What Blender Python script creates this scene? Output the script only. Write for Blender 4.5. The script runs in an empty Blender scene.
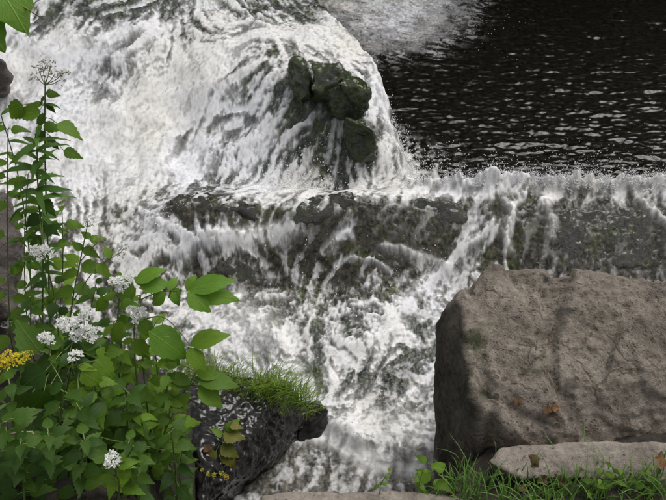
import bpy, bmesh, math, random
import numpy as np
from mathutils import Vector, Matrix

# ------------------------------------------------------------------ camera, sky, sun, exposure
scene = bpy.context.scene
COL = scene.collection
PITCH = math.radians(40.0)
CAM = np.array([0.0, 0.0, 2.4])
F = 650.0                                  # focal length in photo pixels (photo 666 x 500)
cam_d = bpy.data.cameras.new("camera")
cam = bpy.data.objects.new("camera", cam_d)
COL.objects.link(cam)
cam.location = CAM
cam.rotation_euler = (math.pi / 2 - PITCH, 0, 0)
cam_d.sensor_width = 36.0
cam_d.lens = F / 666.0 * 36.0
cam_d.clip_start = 0.05
cam_d.clip_end = 400
scene.camera = cam

SUN_EL, SUN_AZ = math.radians(58), math.radians(50)     # azimuth clockwise from +Y
world = bpy.data.worlds.new("World")
scene.world = world
world.use_nodes = True
wn = world.node_tree
wn.nodes.clear()
wo = wn.nodes.new("ShaderNodeOutputWorld")
wb = wn.nodes.new("ShaderNodeBackground")
sky = wn.nodes.new("ShaderNodeTexSky")
sky.sky_type = 'NISHITA'
sky.sun_disc = False
sky.sun_elevation = SUN_EL
sky.sun_rotation = SUN_AZ
sky.air_density = 1.0
sky.dust_density = 6.0
hs = wn.nodes.new("ShaderNodeHueSaturation")
hs.inputs['Saturation'].default_value = 0.16             # veil of cloud
wn.links.new(sky.outputs[0], hs.inputs['Color'])
wn.links.new(hs.outputs[0], wb.inputs['Color'])
wb.inputs['Strength'].default_value = 0.14
wn.links.new(wb.outputs[0], wo.inputs[0])

sun_d = bpy.data.lights.new("sun", 'SUN')
sun_d.energy = 1.0
sun_d.angle = math.radians(40)
sun_d.color = (1.0, 0.97, 0.92)
sun = bpy.data.objects.new("sun", sun_d)
COL.objects.link(sun)
sd = Vector((math.sin(SUN_AZ) * math.cos(SUN_EL), math.cos(SUN_AZ) * math.cos(SUN_EL), math.sin(SUN_EL)))
sun.rotation_euler = sd.to_track_quat('Z', 'Y').to_euler()
sun.location = (3, 3, 8)

scene.view_settings.view_transform = 'Standard'
scene.view_settings.look = 'None'
scene.view_settings.gamma = 1.0
scene.view_settings.exposure = 0.25
scene.view_settings.use_curve_mapping = False
scene.cycles.max_bounces = 8
scene.cycles.caustics_reflective = False
scene.cycles.caustics_refractive = False

rng = np.random.default_rng(7)
rnd = random.Random(11)

# ------------------------------------------------------------------ helpers: projection, noise, meshes
FWD = np.array([0, math.cos(PITCH), -math.sin(PITCH)])
UPV = np.array([0, math.sin(PITCH), math.cos(PITCH)])
RGT = np.array([1.0, 0, 0])

def ray(u, v):
    return FWD + RGT * ((u - 333.0) / F) + UPV * ((250.0 - v) / F)

def PD(u, v, d):                      # point of the place seen at (u,v), d metres in front
    return CAM + ray(u, v) * d

def PZ(u, v, z):                      # point of the place seen at (u,v), at height z
    r = ray(u, v)
    return CAM + r * ((z - CAM[2]) / r[2])

def project(P):
    q = P - CAM
    d = q @ FWD
    return 333.0 + F * (q @ RGT) / d, 250.0 - F * (q @ UPV) / d

_perm = np.random.default_rng(3).permutation(256)
_perm = np.concatenate([_perm, _perm, _perm]).astype(np.int32)
_ang = np.random.default_rng(5).random(256) * 2 * np.pi
_g2 = np.stack([np.cos(_ang), np.sin(_ang)], 1).astype(np.float32)
_g3 = np.random.default_rng(6).normal(size=(256, 3))
_g3 = (_g3 / np.linalg.norm(_g3, axis=1)[:, None]).astype(np.float32)

def perlin2(x, y):
    x = np.asarray(x, np.float32); y = np.asarray(y, np.float32)
    xi = np.floor(x); yi = np.floor(y)
    xf = x - xi; yf = y - yi
    xi = xi.astype(np.int32) & 255; yi = yi.astype(np.int32) & 255
    u = xf * xf * xf * (xf * (xf * 6 - 15) + 10); v = yf * yf * yf * (yf * (yf * 6 - 15) + 10)
    def g(ix, iy, fx, fy):
        h = _perm[_perm[ix & 255] + (iy & 255)] & 255
        gg = _g2[h]
        return gg[..., 0] * fx + gg[..., 1] * fy
    a = g(xi, yi, xf, yf); b = g(xi + 1, yi, xf - 1, yf)
    c = g(xi, yi + 1, xf, yf - 1); d = g(xi + 1, yi + 1, xf - 1, yf - 1)
    return (a + u * (b - a)) * (1 - v) + (c + u * (d - c)) * v

def perlin3(p):
    p = np.asarray(p, np.float32)
    i = np.floor(p); f = p - i
    i = i.astype(np.int32) & 255
    w = f * f * f * (f * (f * 6 - 15) + 10)
    out = 0
    for dx in (0, 1):
        for dy in (0, 1):
            for dz in (0, 1):
                h = _perm[_perm[_perm[(i[:, 0] + dx) & 255] + ((i[:, 1] + dy) & 255)] + ((i[:, 2] + dz) & 255)] & 255
                gg = _g3[h]
                dot = gg[:, 0] * (f[:, 0] - dx) + gg[:, 1] * (f[:, 1] - dy) + gg[:, 2] * (f[:, 2] - dz)
                ww = (w[:, 0] if dx else 1 - w[:, 0]) * (w[:, 1] if dy else 1 - w[:, 1]) * (w[:, 2] if dz else 1 - w[:, 2])
                out = out + ww * dot
    return out

def fbm2(x, y, f, octv=4, gain=0.5, seed=0.0):
    s = 0; a = 1; t = 0
    for k in range(octv):
        s = s + a * perlin2(x * f + seed + 13.7 * k, y * f + seed * 1.7 + 7.3 * k); t += a; a *= gain; f *= 2.03
    return s / t

def fbm3(p, f, octv=4, gain=0.5, seed=0.0):
    s = 0; a = 1; t = 0
    for k in range(octv):
        s = s + a * perlin3(p * f + seed + 11.3 * k); t += a; a *= gain; f *= 2.03
    return s / t

def sstep(a, b, x):
    t = np.clip((x - a) / (b - a), 0, 1)
    return t * t * (3 - 2 * t)

def rank01(a):
    f = a.ravel(); o = np.empty(f.size, np.float32)
    o[np.argsort(f)] = np.linspace(0, 1, f.size, dtype=np.float32)
    return o.reshape(a.shape)

def link(o, parent=None, label=None, cat=None, group=None, kind=None):
    if o.name not in COL.objects:
        COL.objects.link(o)
    if parent is not None:
        o.parent = parent
    if label: o["label"] = label
    if cat: o["category"] = cat
    if group: o["group"] = group
    if kind: o["kind"] = kind
    return o

def mesh_np(name, V, Fq, mat, smooth=True):
    V = np.asarray(V, np.float32); Fq = np.asarray(Fq, np.int32)
    m = bpy.data.meshes.new(name)
    n = Fq.shape[1]
    m.vertices.add(len(V)); m.vertices.foreach_set("co", V.ravel())
    m.loops.add(Fq.size); m.loops.foreach_set("vertex_index", Fq.ravel())
    m.polygons.add(len(Fq))
    m.polygons.foreach_set("loop_start", np.arange(0, Fq.size, n, dtype=np.int32))
    m.polygons.foreach_set("loop_total", np.full(len(Fq), n, np.int32))
    m.polygons.foreach_set("use_smooth", np.full(len(Fq), smooth))
    m.update(calc_edges=True)
    if mat: m.materials.append(mat)
    return m

def grid_faces(nr, nc):
    i = np.arange(nr * nc).reshape(nr, nc)
    return np.stack([i[:-1, :-1], i[:-1, 1:], i[1:, 1:], i[1:, :-1]], -1).reshape(-1, 4)

def add_attr(m, name, data, typ='FLOAT'):
    a = m.attributes.new(name, typ, 'POINT')
    if typ == 'FLOAT': a.data.foreach_set("value", np.asarray(data, np.float32).ravel())
    else: a.data.foreach_set("color", np.asarray(data, np.float32).ravel())

def empty(name, loc, **kw):
    o = bpy.data.objects.new(name, None)
    o.empty_display_size = 0.05
    o.location = loc
    return link(o, **kw)

class MB:                                # collects tubes / polygons into one mesh
    def __init__(s): s.v = []; s.f = []
    def tube(s, pts, r0, r1, n=5):
        pts = [np.asarray(p, float) for p in pts]
        base = len(s.v)
        for k, p in enumerate(pts):
            t = pts[min(k + 1, len(pts) - 1)] - pts[max(k - 1, 0)]
            t = t / (np.linalg.norm(t) + 1e-9)
            a = np.cross(t, [0.3, 0.9, 0.2]); a /= np.linalg.norm(a) + 1e-9
            b = np.cross(t, a)
            r = r0 + (r1 - r0) * k / max(1, len(pts) - 1)
            for j in range(n):
                th = 2 * math.pi * j / n
                s.v.append(p + r * (math.cos(th) * a + math.sin(th) * b))
        for k in range(len(pts) - 1):
            for j in range(n):
                s.f.append((base + k * n + j, base + k * n + (j + 1) % n, base + (k + 1) * n + (j + 1) % n, base + (k + 1) * n + j))
    def poly(s, pts):
        b = len(s.v); s.v += [np.asarray(p, float) for p in pts]; s.f.append(tuple(range(b, b + len(pts))))
    def build(s, name, mat, origin=(0, 0, 0), smooth=True):
        m = bpy.data.meshes.new(name)
        o = np.asarray(origin, float)
        m.from_pydata([tuple(p - o) for p in s.v], [], s.f)
        for p in m.polygons: p.use_smooth = smooth
        m.materials.append(mat)
        return bpy.data.objects.new(name, m)

# ------------------------------------------------------------------ materials
def new_mat(name):
    m = bpy.data.materials.new(name); m.use_nodes = True
    nt = m.node_tree; nt.nodes.clear()
    out = nt.nodes.new("ShaderNodeOutputMaterial")
    b = nt.nodes.new("ShaderNodeBsdfPrincipled")
    nt.links.new(b.outputs[0], out.inputs[0])
    return m, nt, b, out

def N(nt, typ, **kw):
    n = nt.nodes.new(typ)
    for k, v in kw.items():
        if k.startswith("i_"):
            key = k[2:]
            n.inputs[int(key) if key.isdigit() else key.replace("_", " ")].default_value = v
        else: setattr(n, k, v)
    return n

def ramp(nt, fac, stops):
    r = nt.nodes.new("ShaderNodeValToRGB")
    el = r.color_ramp.elements
    while len(el) < len(stops): el.new(0.5)
    for e, (p, c) in zip(el, stops):
        e.position = p; e.color = (*c, 1) if len(c) == 3 else c
    nt.links.new(fac, r.inputs[0])
    return r

def noise(nt, co, scale, detail=6, rough=0.6, dist=0.0):
    n = N(nt, "ShaderNodeTexNoise", i_Scale=scale, i_Detail=detail, i_Roughness=rough, i_Distortion=dist)
    if co is not None: nt.links.new(co, n.inputs['Vector'])
    return n

def mix(nt, fac, a, b, blend='MIX'):
    n = nt.nodes.new("ShaderNodeMix"); n.data_type = 'RGBA'; n.blend_type = blend
    for sock, val in ((n.inputs[0], fac), (n.inputs[6], a), (n.inputs[7], b)):
        if hasattr(val, "is_output"): nt.links.new(val, sock)
        elif isinstance(val, (int, float)): sock.default_value = val
        else: sock.default_value = (*val, 1)
    return n.outputs[2]

def math_n(nt, op, a, b=None, c=None, clamp=False):
    n = nt.nodes.new("ShaderNodeMath"); n.operation = op; n.use_clamp = clamp
    for k, val in enumerate((a, b, c)):
        if val is None: continue
        if hasattr(val, "is_output"): nt.links.new(val, n.inputs[k])
        else: n.inputs[k].default_value = val
    return n.outputs[0]

def objco(nt):
    return nt.nodes.new("ShaderNodeTexCoord").outputs['Object']

def bump(nt, b, height, strength, dist, normal=None):
    n = N(nt, "ShaderNodeBump", i_Strength=strength, i_Distance=dist)
    nt.links.new(height, n.inputs['Height'])
    if normal is not None: nt.links.new(normal, n.inputs['Normal'])
    if b is not None: nt.links.new(n.outputs[0], b.inputs['Normal'])
    return n.outputs[0]

def mat_water():
    m, nt, b, out = new_mat("river_water")
    co = objco(nt)
    fo = N(nt, "ShaderNodeAttribute", attribute_name="foam").outputs['Fac']
    bed = N(nt, "ShaderNodeAttribute", attribute_name="bed").outputs['Color']
    n1 = noise(nt, co, 70, 5, 0.7, 0.6)
    n2 = noise(nt, co, 230, 3, 0.7)
    d = math_n(nt, 'ADD', math_n(nt, 'MULTIPLY', math_n(nt, 'SUBTRACT', n1.outputs[0], 0.5), 0.6),
               math_n(nt, 'MULTIPLY', math_n(nt, 'SUBTRACT', n2.outputs[0], 0.5), 0.4))
    # the fine noise only breaks up half-foamed water
    w = math_n(nt, 'MULTIPLY', math_n(nt, 'MULTIPLY', math_n(nt, 'MULTIPLY', fo, 4.0, clamp=True), math_n(nt, 'SUBTRACT', 1.08, fo)), 0.75)
    f = math_n(nt, 'MULTIPLY_ADD', d, w, fo, clamp=True)
    sepb = nt.nodes.new("ShaderNodeSeparateColor"); nt.links.new(bed, sepb.inputs[0])
    thin = math_n(nt, 'MULTIPLY', math_n(nt, 'MULTIPLY', sepb.outputs[0], 16.0, clamp=True), math_n(nt, 'SUBTRACT', 1.0, fo))
    nbed = noise(nt, co, 28, 6, 0.7, 0.5)
    bv = ramp(nt, nbed.outputs[0], [(0.36, (0.25, 0.25, 0.22)), (0.5, (0.9, 0.9, 0.85)), (0.66, (2.2, 2.1, 1.9))]).outputs[0]
    bed = mix(nt, 1.0, bed, bv, 'MULTIPLY')
    big = noise(nt, co, 1.6, 3, 0.5)
    fc = ramp(nt, big.outputs[0], [(0.38, (0.75, 0.75, 0.775)), (0.66, (0.75, 0.73, 0.69))])
    c = mix(nt, f, bed, fc.outputs[0])
    nt.links.new(c, b.inputs['Base Color'])
    nt.links.new(math_n(nt, 'MULTIPLY_ADD', f, 0.45, 0.20), b.inputs['Roughness'])
    b.inputs['IOR'].default_value = 1.33
    nb = noise(nt, co, 45, 5, 0.65, 0.4)
    h = math_n(nt, 'MULTIPLY', nb.outputs[0], math_n(nt, 'ADD', math_n(nt, 'MULTIPLY_ADD', fo, 0.35, 0.10), math_n(nt, 'MULTIPLY', thin, 1.3)))
    bump(nt, b, h, 0.5, 0.006)
    return m

def mat_rock(name, dark, mid, light, scale=6.0, rough=0.85, moss=None, moss_amt=0.5, wet=0.0, bumpd=0.006, up_moss=False, pits=False):
    m, nt, b, out = new_mat(name)
    co = objco(nt)
    a = noise(nt, co, scale, 8, 0.65, 0.3)
    f = noise(nt, co, scale * 11, 6, 0.7)
    g = noise(nt, co, scale * 45, 3, 0.7)
    s = math_n(nt, 'ADD', math_n(nt, 'MULTIPLY', a.outputs[0], 0.5), math_n(nt, 'ADD', math_n(nt, 'MULTIPLY', f.outputs[0], 0.36), math_n(nt, 'MULTIPLY', g.outputs[0], 0.16)))
    c = ramp(nt, s, [(0.36, dark), (0.50, mid), (0.64, light)]).outputs[0]
    pz = noise(nt, co, scale * 13, 4, 0.6)
    pitc = ramp(nt, pz.outputs[0], [(0.30, (0.45, 0.43, 0.41)), (0.42, (1, 1, 1)), (0.62, (1, 1, 1)), (0.72, (1.15, 1.13, 1.1))]).outputs[0]
    c = mix(nt, 1.0, c, pitc, 'MULTIPLY')
    if moss:
        mm = noise(nt, co, scale * 0.9, 6, 0.7, 0.5)
        mf = ramp(nt, mm.outputs[0], [(0.62 - 0.22 * moss_amt, (0, 0, 0)), (0.74 - 0.22 * moss_amt, (1, 1, 1))]).outputs[0]
        if up_moss:
            geo = nt.nodes.new("ShaderNodeNewGeometry")
            sx = nt.nodes.new("ShaderNodeSeparateXYZ"); nt.links.new(geo.outputs['Normal'], sx.inputs[0])
            mf = math_n(nt, 'MULTIPLY', mf, math_n(nt, 'MULTIPLY_ADD', sx.outputs[2], 0.9, 0.35, clamp=True))
        c = mix(nt, mf, c, mix(nt, f.outputs[0], (moss[0] * .5, moss[1] * .5, moss[2] * .5), (moss[0] * 1.5, moss[1] * 1.5, moss[2] * 1.5)))
    dm = N(nt, "ShaderNodeAttribute", attribute_name="damp_shade").outputs['Fac']
    c = mix(nt, dm, c, mix(nt, 1.0, c, (0.33, 0.32, 0.27), 'MULTIPLY'))  # colour darkened for spray wet and painted shade together
    nt.links.new(c, b.inputs['Base Color'])
    b.inputs['Roughness'].default_value = rough
    if wet:
        wr = ramp(nt, a.outputs[0], [(0.35, (rough * 0.35,) * 3), (0.7, (rough,) * 3)])
        nt.links.new(wr.outputs[0], b.inputs['Roughness'])
        b.inputs['Coat Weight'].default_value = wet
        b.inputs['Coat Roughness'].default_value = 0.07
        b.inputs['Coat IOR'].default_value = 1.33 if wet < 1 else 1.40
        if wet >= 1: b.inputs['Specular IOR Level'].default_value = 0.35
    vor = N(nt, "ShaderNodeTexVoronoi", i_Scale=scale * 7)
    nt.links.new(co, vor.inputs['Vector'])
    h = math_n(nt, 'ADD', math_n(nt, 'MULTIPLY', f.outputs[0], 0.8), math_n(nt, 'ADD', math_n(nt, 'MULTIPLY', g.outputs[0], 0.35), math_n(nt, 'MULTIPLY', vor.outputs[0], 0.25)))
    if pits:
        wv = N(nt, "ShaderNodeVectorMath", operation='MULTIPLY_ADD'); wn_ = noise(nt, co, 14, 3, 0.6)
        nt.links.new(wn_.outputs[1], wv.inputs[0]); wv.inputs[1].default_value = (0.05, 0.05, 0.05); nt.links.new(co, wv.inputs[2])
        def vp(scale, lo, hi, feat='F1'):
            v = N(nt, "ShaderNodeTexVoronoi", feature=feat, i_Scale=scale); nt.links.new(wv.outputs[0], v.inputs['Vector'])
            return ramp(nt, v.outputs[0], [(lo, (0, 0, 0)), (hi, (1, 1, 1))]).outputs[0]
        p1 = vp(34, 0.16, 0.34); p2 = vp(80, 0.14, 0.34)
        msk = ramp(nt, noise(nt, co, 9, 4, 0.6).outputs[0], [(0.46, (1, 1, 1)), (0.56, (0, 0, 0))]).outputs[0]
        p2 = math_n(nt, 'MAXIMUM', p2, math_n(nt, 'MULTIPLY', msk, 0.8))
        crack = vp(5, 0.004, 0.022, 'DISTANCE_TO_EDGE')
        cm = ramp(nt, noise(nt, co, 4, 3, 0.6).outputs[0], [(0.48, (1, 1, 1)), (0.58, (0, 0, 0))]).outputs[0]
        crack = math_n(nt, 'MAXIMUM', crack, cm)
        p1 = math_n(nt, 'MAXIMUM', p1, math_n(nt, 'SUBTRACT', 1.0, msk))
        hol = math_n(nt, 'MULTIPLY', math_n(nt, 'MULTIPLY', p1, p2), crack)
        old = b.inputs['Base Color'].links[0].from_socket
        nt.links.new(mix(nt, hol, mix(nt, 1.0, old, (0.68, 0.65, 0.6), 'MULTIPLY'), old), b.inputs['Base Color'])
        h = math_n(nt, 'MULTIPLY_ADD', hol, 0.4, h)
    bump(nt, b, h, 0.9, bumpd)
    return m

def mat_leaf(name, c1, c2, spots=0.0, trans=0.35, rough=0.5):
    m, nt, b, out = new_mat(name)
    uv = N(nt, "ShaderNodeUVMap", uv_map="leafmap").outputs[0]
    oi = nt.nodes.new("ShaderNodeObjectInfo")
    sx = nt.nodes.new("ShaderNodeSeparateXYZ"); nt.links.new(uv, sx.inputs[0])
    x, y = sx.outputs[0], sx.outputs[1]
    ay = math_n(nt, 'ABSOLUTE', y)
    # side veins slanting to the tip
    ph = math_n(nt, 'SUBTRACT', math_n(nt, 'MULTIPLY', x, 9.0), math_n(nt, 'MULTIPLY', ay, 6.0))
    vein = math_n(nt, 'ABSOLUTE', math_n(nt, 'SUBTRACT', math_n(nt, 'FRACT', ph), 0.5))
    vm = ramp(nt, vein, [(0.0, (1, 1, 1)), (0.09, (0, 0, 0))]).outputs[0]
    mid = ramp(nt, ay, [(0.0, (1, 1, 1)), (0.035, (0, 0, 0))]).outputs[0]
    vv = math_n(nt, 'MAXIMUM', math_n(nt, 'MULTIPLY', vm, 0.35), mid)
    base = mix(nt, oi.outputs['Random'], c1, c2)
    mp = N(nt, "ShaderNodeVectorMath", operation='ADD')
    nt.links.new(uv, mp.inputs[0])
    cv = nt.nodes.new("ShaderNodeCombineXYZ"); nt.links.new(math_n(nt, 'MULTIPLY', oi.outputs['Random'], 50), cv.inputs[2])
    nt.links.new(cv.outputs[0], mp.inputs[1])
    nz = noise(nt, mp.outputs[0], 5, 5, 0.6)
    base = mix(nt, nz.outputs[0], mix(nt, 1.0, base, (0.72, 0.74, 0.7), 'MULTIPLY'), mix(nt, 1.0, base, (1.25, 1.2, 1.1), 'MULTIPLY'))
    base = mix(nt, math_n(nt, 'MULTIPLY', vv, 0.4), base, (c2[0] * 2.0, c2[1] * 1.6, c2[2] * 1.8))
    if spots:
        sp = noise(nt, mp.outputs[0], 9, 4, 0.6)
        sf = ramp(nt, sp.outputs[0], [(0.66, (0, 0, 0)), (0.70, (1, 1, 1))]).outputs[0]
        base = mix(nt, math_n(nt, 'MULTIPLY', sf, spots), base, (0.12, 0.075, 0.03))
    nt.links.new(base, b.inputs['Base Color'])
    b.inputs['Roughness'].default_value = rough
    b.inputs['Specular IOR Level'].default_value = 0.25
    bump(nt, b, math_n(nt, 'ADD', math_n(nt, 'MULTIPLY', vv, -1.0), nz.outputs[0]), 0.5, 0.002)
    tr = nt.nodes.new("ShaderNodeBsdfTranslucent")
    nt.links.new(mix(nt, 1.0, base, (1.5, 1.5, 0.7), 'MULTIPLY'), tr.inputs['Color'])
    ms = nt.nodes.new("ShaderNodeMixShader"); ms.inputs[0].default_value = trans
    nt.links.new(b.outputs[0], ms.inputs[1]); nt.links.new(tr.outputs[0], ms.inputs[2])
    nt.links.new(ms.outputs[0], out.inputs[0])
    return m

def mat_plain(name, c1, c2, scale=20, rough=0.7, trans=0.0, bumpd=0.0, obj_rand=False):
    m, nt, b, out = new_mat(name)
    co = objco(nt)
    n = noise(nt, co, scale, 5, 0.65)
    c = ramp(nt, n.outputs[0], [(0.35, c1), (0.65, c2)]).outputs[0]
    if obj_rand:
        oi = nt.nodes.new("ShaderNodeObjectInfo")
        c = mix(nt, oi.outputs['Random'], mix(nt, 1.0, c, (0.7, 0.7, 0.7), 'MULTIPLY'), mix(nt, 1.0, c, (1.25, 1.2, 1.1), 'MULTIPLY'))
    nt.links.new(c, b.inputs['Base Color'])
    b.inputs['Roughness'].default_value = rough
    if bumpd: bump(nt, b, n.outputs[0], 0.8, bumpd)
    if trans:
        tr = nt.nodes.new("ShaderNodeBsdfTranslucent"); nt.links.new(c, tr.inputs['Color'])
        ms = nt.nodes.new("ShaderNodeMixShader"); ms.inputs[0].default_value = trans
        nt.links.new(b.outputs[0], ms.inputs[1]); nt.links.new(tr.outputs[0], ms.inputs[2])
        nt.links.new(ms.outputs[0], out.inputs[0])
    return m

M_WATER = mat_water()
M_SPRAY = mat_plain("spray_drops", (0.86, 0.86, 0.87), (0.9, 0.9, 0.9), 3, 0.6, 0.3)
M_BOULDER = mat_rock("boulder_stone", (0.072, 0.059, 0.047), (0.178, 0.15, 0.122), (0.325, 0.285, 0.238), 5.5, 0.9, moss=(0.035, 0.04, 0.012), moss_amt=0.28, bumpd=0.010, pits=True)
M_SLAB = mat_rock("slab_stone", (0.11, 0.09, 0.075), (0.21, 0.18, 0.15), (0.32, 0.28, 0.24), 7, 0.9)
M_BROWN = mat_rock("brown_stone", (0.035, 0.029, 0.025), (0.09, 0.076, 0.066), (0.17, 0.145, 0.125), 9, 0.85, wet=0.15, bumpd=0.014)
M_BLACK = mat_rock("black_wet_stone", (0.004, 0.004, 0.004), (0.008, 0.0075, 0.007), (0.02, 0.018, 0.017), 9, 0.30, wet=1.0, bumpd=0.009)
M_MOSSY = mat_rock("mossy_wet_stone", (0.012, 0.013, 0.011), (0.03, 0.031, 0.026), (0.07, 0.07, 0.062), 9, 0.5, moss=(0.042, 0.066, 0.008), moss_amt=1.0, wet=0.8, bumpd=0.03)
M_LEDGE = mat_rock("ledge_stone", (0.012, 0.011, 0.008), (0.028, 0.026, 0.019), (0.07, 0.063, 0.05), 9, 0.3, moss=(0.03, 0.04, 0.010), moss_amt=0.6, wet=0.9, bumpd=0.014)
M_SOIL = mat_plain("soil", (0.010, 0.008, 0.006), (0.036, 0.028, 0.020), 25, 0.95, 0, 0.012)
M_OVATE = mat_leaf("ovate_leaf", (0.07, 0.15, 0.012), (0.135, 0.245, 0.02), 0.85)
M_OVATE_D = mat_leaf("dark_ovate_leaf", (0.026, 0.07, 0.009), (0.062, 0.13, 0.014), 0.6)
M_LANCE = mat_leaf("lance_leaf", (0.055, 0.14, 0.025), (0.105, 0.215, 0.04), 0.0)
M_BRIGHT = mat_leaf("bright_leaf", (0.10, 0.22, 0.022), (0.16, 0.30, 0.035), 0.5)
M_YELLOWING = mat_leaf("yellowing_leaf", (0.12, 0.14, 0.02), (0.2, 0.19, 0.04), 0.8)
M_STEM = mat_plain("stem", (0.09, 0.15, 0.035), (0.15, 0.19, 0.06), 30, 0.6)
M_TWIG = mat_plain("twig", (0.05, 0.03, 0.018), (0.13, 0.085, 0.05), 30, 0.8)
M_WHITE = mat_plain("white_petal", (0.86, 0.86, 0.84), (0.92, 0.92, 0.89), 40, 0.7, 0.4)
M_BUD = mat_plain("bud", (0.22, 0.24, 0.12), (0.42, 0.4, 0.26), 60, 0.7, 0.2)
M_YELLOW = mat_plain("yellow_petal", (0.62, 0.5, 0.02), (0.8, 0.68, 0.05), 40, 0.7, 0.2)
M_GRASS = mat_plain("grass_blade", (0.14, 0.25, 0.022), (0.30, 0.42, 0.06), 14, 0.55, 0.35)
M_GRASS2 = mat_plain("dark_grass_blade", (0.06, 0.14, 0.02), (0.14, 0.25, 0.045), 9, 0.55, 0.3)
M_STRAW = mat_plain("straw", (0.16, 0.12, 0.07), (0.32, 0.25, 0.16), 20, 0.8)
M_DEAD = mat_plain("dead_leaf", (0.09, 0.045, 0.02), (0.24, 0.13, 0.06), 30, 0.8, 0.15, 0.004, True)
M_WOOD = mat_plain("far_foliage", (0.012, 0.022, 0.008), (0.03, 0.05, 0.015), 1.5, 0.8)

# ------------------------------------------------------------------ river: base heights
CTRL = [(-60,-30,1.0),(40,-20,1.0),(120,-20,1.0),(200,-20,.98),(290,-20,.92),
 (-60,30,.86),(40,30,.85),(110,30,.84),(180,30,.82),(240,30,.82),(300,25,.80),
 (-60,90,.63),(40,90,.62),(100,75,.66),(150,70,.68),(200,70,.70),(250,65,.75),(300,60,.76),(345,45,.74),
 (-60,140,.46),(40,140,.46),(100,130,.48),(160,120,.50),(220,110,.55),(280,100,.62),(330,95,.66),(372,85,.62),
 (-60,190,.33),(40,190,.33),(100,180,.34),(160,165,.36),(220,155,.38),(280,150,.42),(330,145,.46),(380,135,.48),(400,140,.42),
 (160,190,.31),(220,185,.30),(280,188,.29),(330,186,.29),(380,183,.30),
 (175,203,.40),(220,208,.41),(260,216,.38),(300,212,.41),(340,204,.43),(380,200,.42),(430,197,.41),(500,195,.39),(580,195,.36),(666,200,.36),(800,205,.36),
 (-60,240,.22),(60,240,.22),(120,240,.22),(180,240,.27),(240,245,.28),(300,245,.26),(360,240,.28),(420,235,.28),(500,235,.25),(580,235,.25),(666,235,.25),(800,240,.25),
 (200,275,.14),(260,280,.12),(320,275,.14),(380,265,.18),(410,270,.15),(440,275,.12),(520,290,.05),(666,300,.03),(800,300,.03),
 (60,320,.05),(120,320,.05),(180,310,.08),(230,310,.10),(290,320,.04),(350,320,.05),(420,310,.05),(500,340,0),
 (210,340,.06),(260,365,0),(320,370,-.03),(330,345,0),(370,350,.03),(420,360,0),(300,400,-.05),(360,400,-.02),(420,400,-.03),(360,430,-.03),(420,440,-.04),(480,440,-.05),(100,430,-.1),(560,430,-.05)]
RIM = [(300,-25,.80),(325,12,.76),(350,38,.70),(373,58,.64),(385,85,.58),(393,105,.53),(402,130,.47),(411,160,.40),(418,186,.36),
       (480,188,.36),(540,185,.355),(600,185,.35),(666,188,.35),(900,196,.35)]
LIP = [(200,418,-.04),(300,430,-.05),(330,432,-.05),(348,441,-.05),(365,455,-.06),(385,463,-.06),(430,463,-.06),(500,470,-.06)]
POOL_Z, LOW_Z = 0.25, -0.062

cp = np.array([PZ(u, v, z) for u, v, z in CTRL])
cxy, cz = cp[:, :2], cp[:, 2]
def tps(d2):
    return 0.5 * d2 * np.log(d2 + 1e-9)
K = tps(((cxy[:, None] - cxy[None]) ** 2).sum(-1)) + np.eye(len(cxy)) * 0.003
Pm = np.c_[np.ones(len(cxy)), cxy]
A = np.block([[K, Pm], [Pm.T, np.zeros((3, 3))]])
W = np.linalg.solve(A, np.r_[cz, np.zeros(3)])
rimW = np.array([PZ(*p) for p in RIM])[:, :2]
lipW = np.array([PZ(*p) for p in LIP])[:, :2]
rimW = np.vstack([[rimW[0, 0] - 0.5, 12.0], rimW])

def sd_poly(x, y, line):                 # signed distance: positive on the left of the line's direction
    best = np.full(x.shape, 1e9); sg = np.ones(x.shape)
    for (ax, ay), (bx, by) in zip(line[:-1], line[1:]):
        dx, dy = bx - ax, by - ay
        t = np.clip(((x - ax) * dx + (y - ay) * dy) / (dx * dx + dy * dy), 0, 1)
        d = np.hypot(x - ax - t * dx, y - ay - t * dy)
        s = np.sign(dx * (y - ay) - dy * (x - ax))
        m = d < best
        best = np.where(m, d, best); sg = np.where(m, s, sg)
    return best * sg

# coarse raster of everything smooth
RX = np.linspace(-8, 9, 340); RY = np.linspace(0.6, 12, 230)
gx, gy = np.meshgrid(RX, RY)
q = np.c_[gx.ravel(), gy.ravel()]
hz = np.empty(len(q))
for s in range(0, len(q), 8000):
    d2 = ((q[s:s + 8000, None] - cxy[None]) ** 2).sum(-1)
    hz[s:s + 8000] = tps(d2) @ W[:len(cxy)] + W[-3] + q[s:s + 8000] @ W[-2:]
hz = np.clip(hz.reshape(gx.shape), -0.12, 1.15)

def bil(R, x, y):
    fx = np.clip((x - RX[0]) / (RX[1] - RX[0]), 0, len(RX) - 1.001)
    fy = np.clip((y - RY[0]) / (RY[1] - RY[0]), 0, len(RY) - 1.001)
    i = fx.astype(int); j = fy.astype(int); fx = fx - i; fy = fy - j
    return (R[j, i] * (1 - fx) + R[j, i + 1] * fx) * (1 - fy) + (R[j + 1, i] * (1 - fx) + R[j + 1, i + 1] * fx) * fy

def base_height(x, y, jag=0.0):
    sp = sd_poly(x, y, rimW)             # >0: pool side
    sl = sd_poly(x, y, lipW)
    hr = bil(hz, x, y)
    mp = sstep(-0.05, 0.05, sp + jag)
    ml = sstep(-0.035, 0.045, -sl + jag * 1.0)
    # the pool falls away to the far side only
    h = hr * (1 - mp) + POOL_Z * mp
    h = h * (1 - ml) + LOW_Z * ml
    return h, sp, sl, mp, ml

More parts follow.
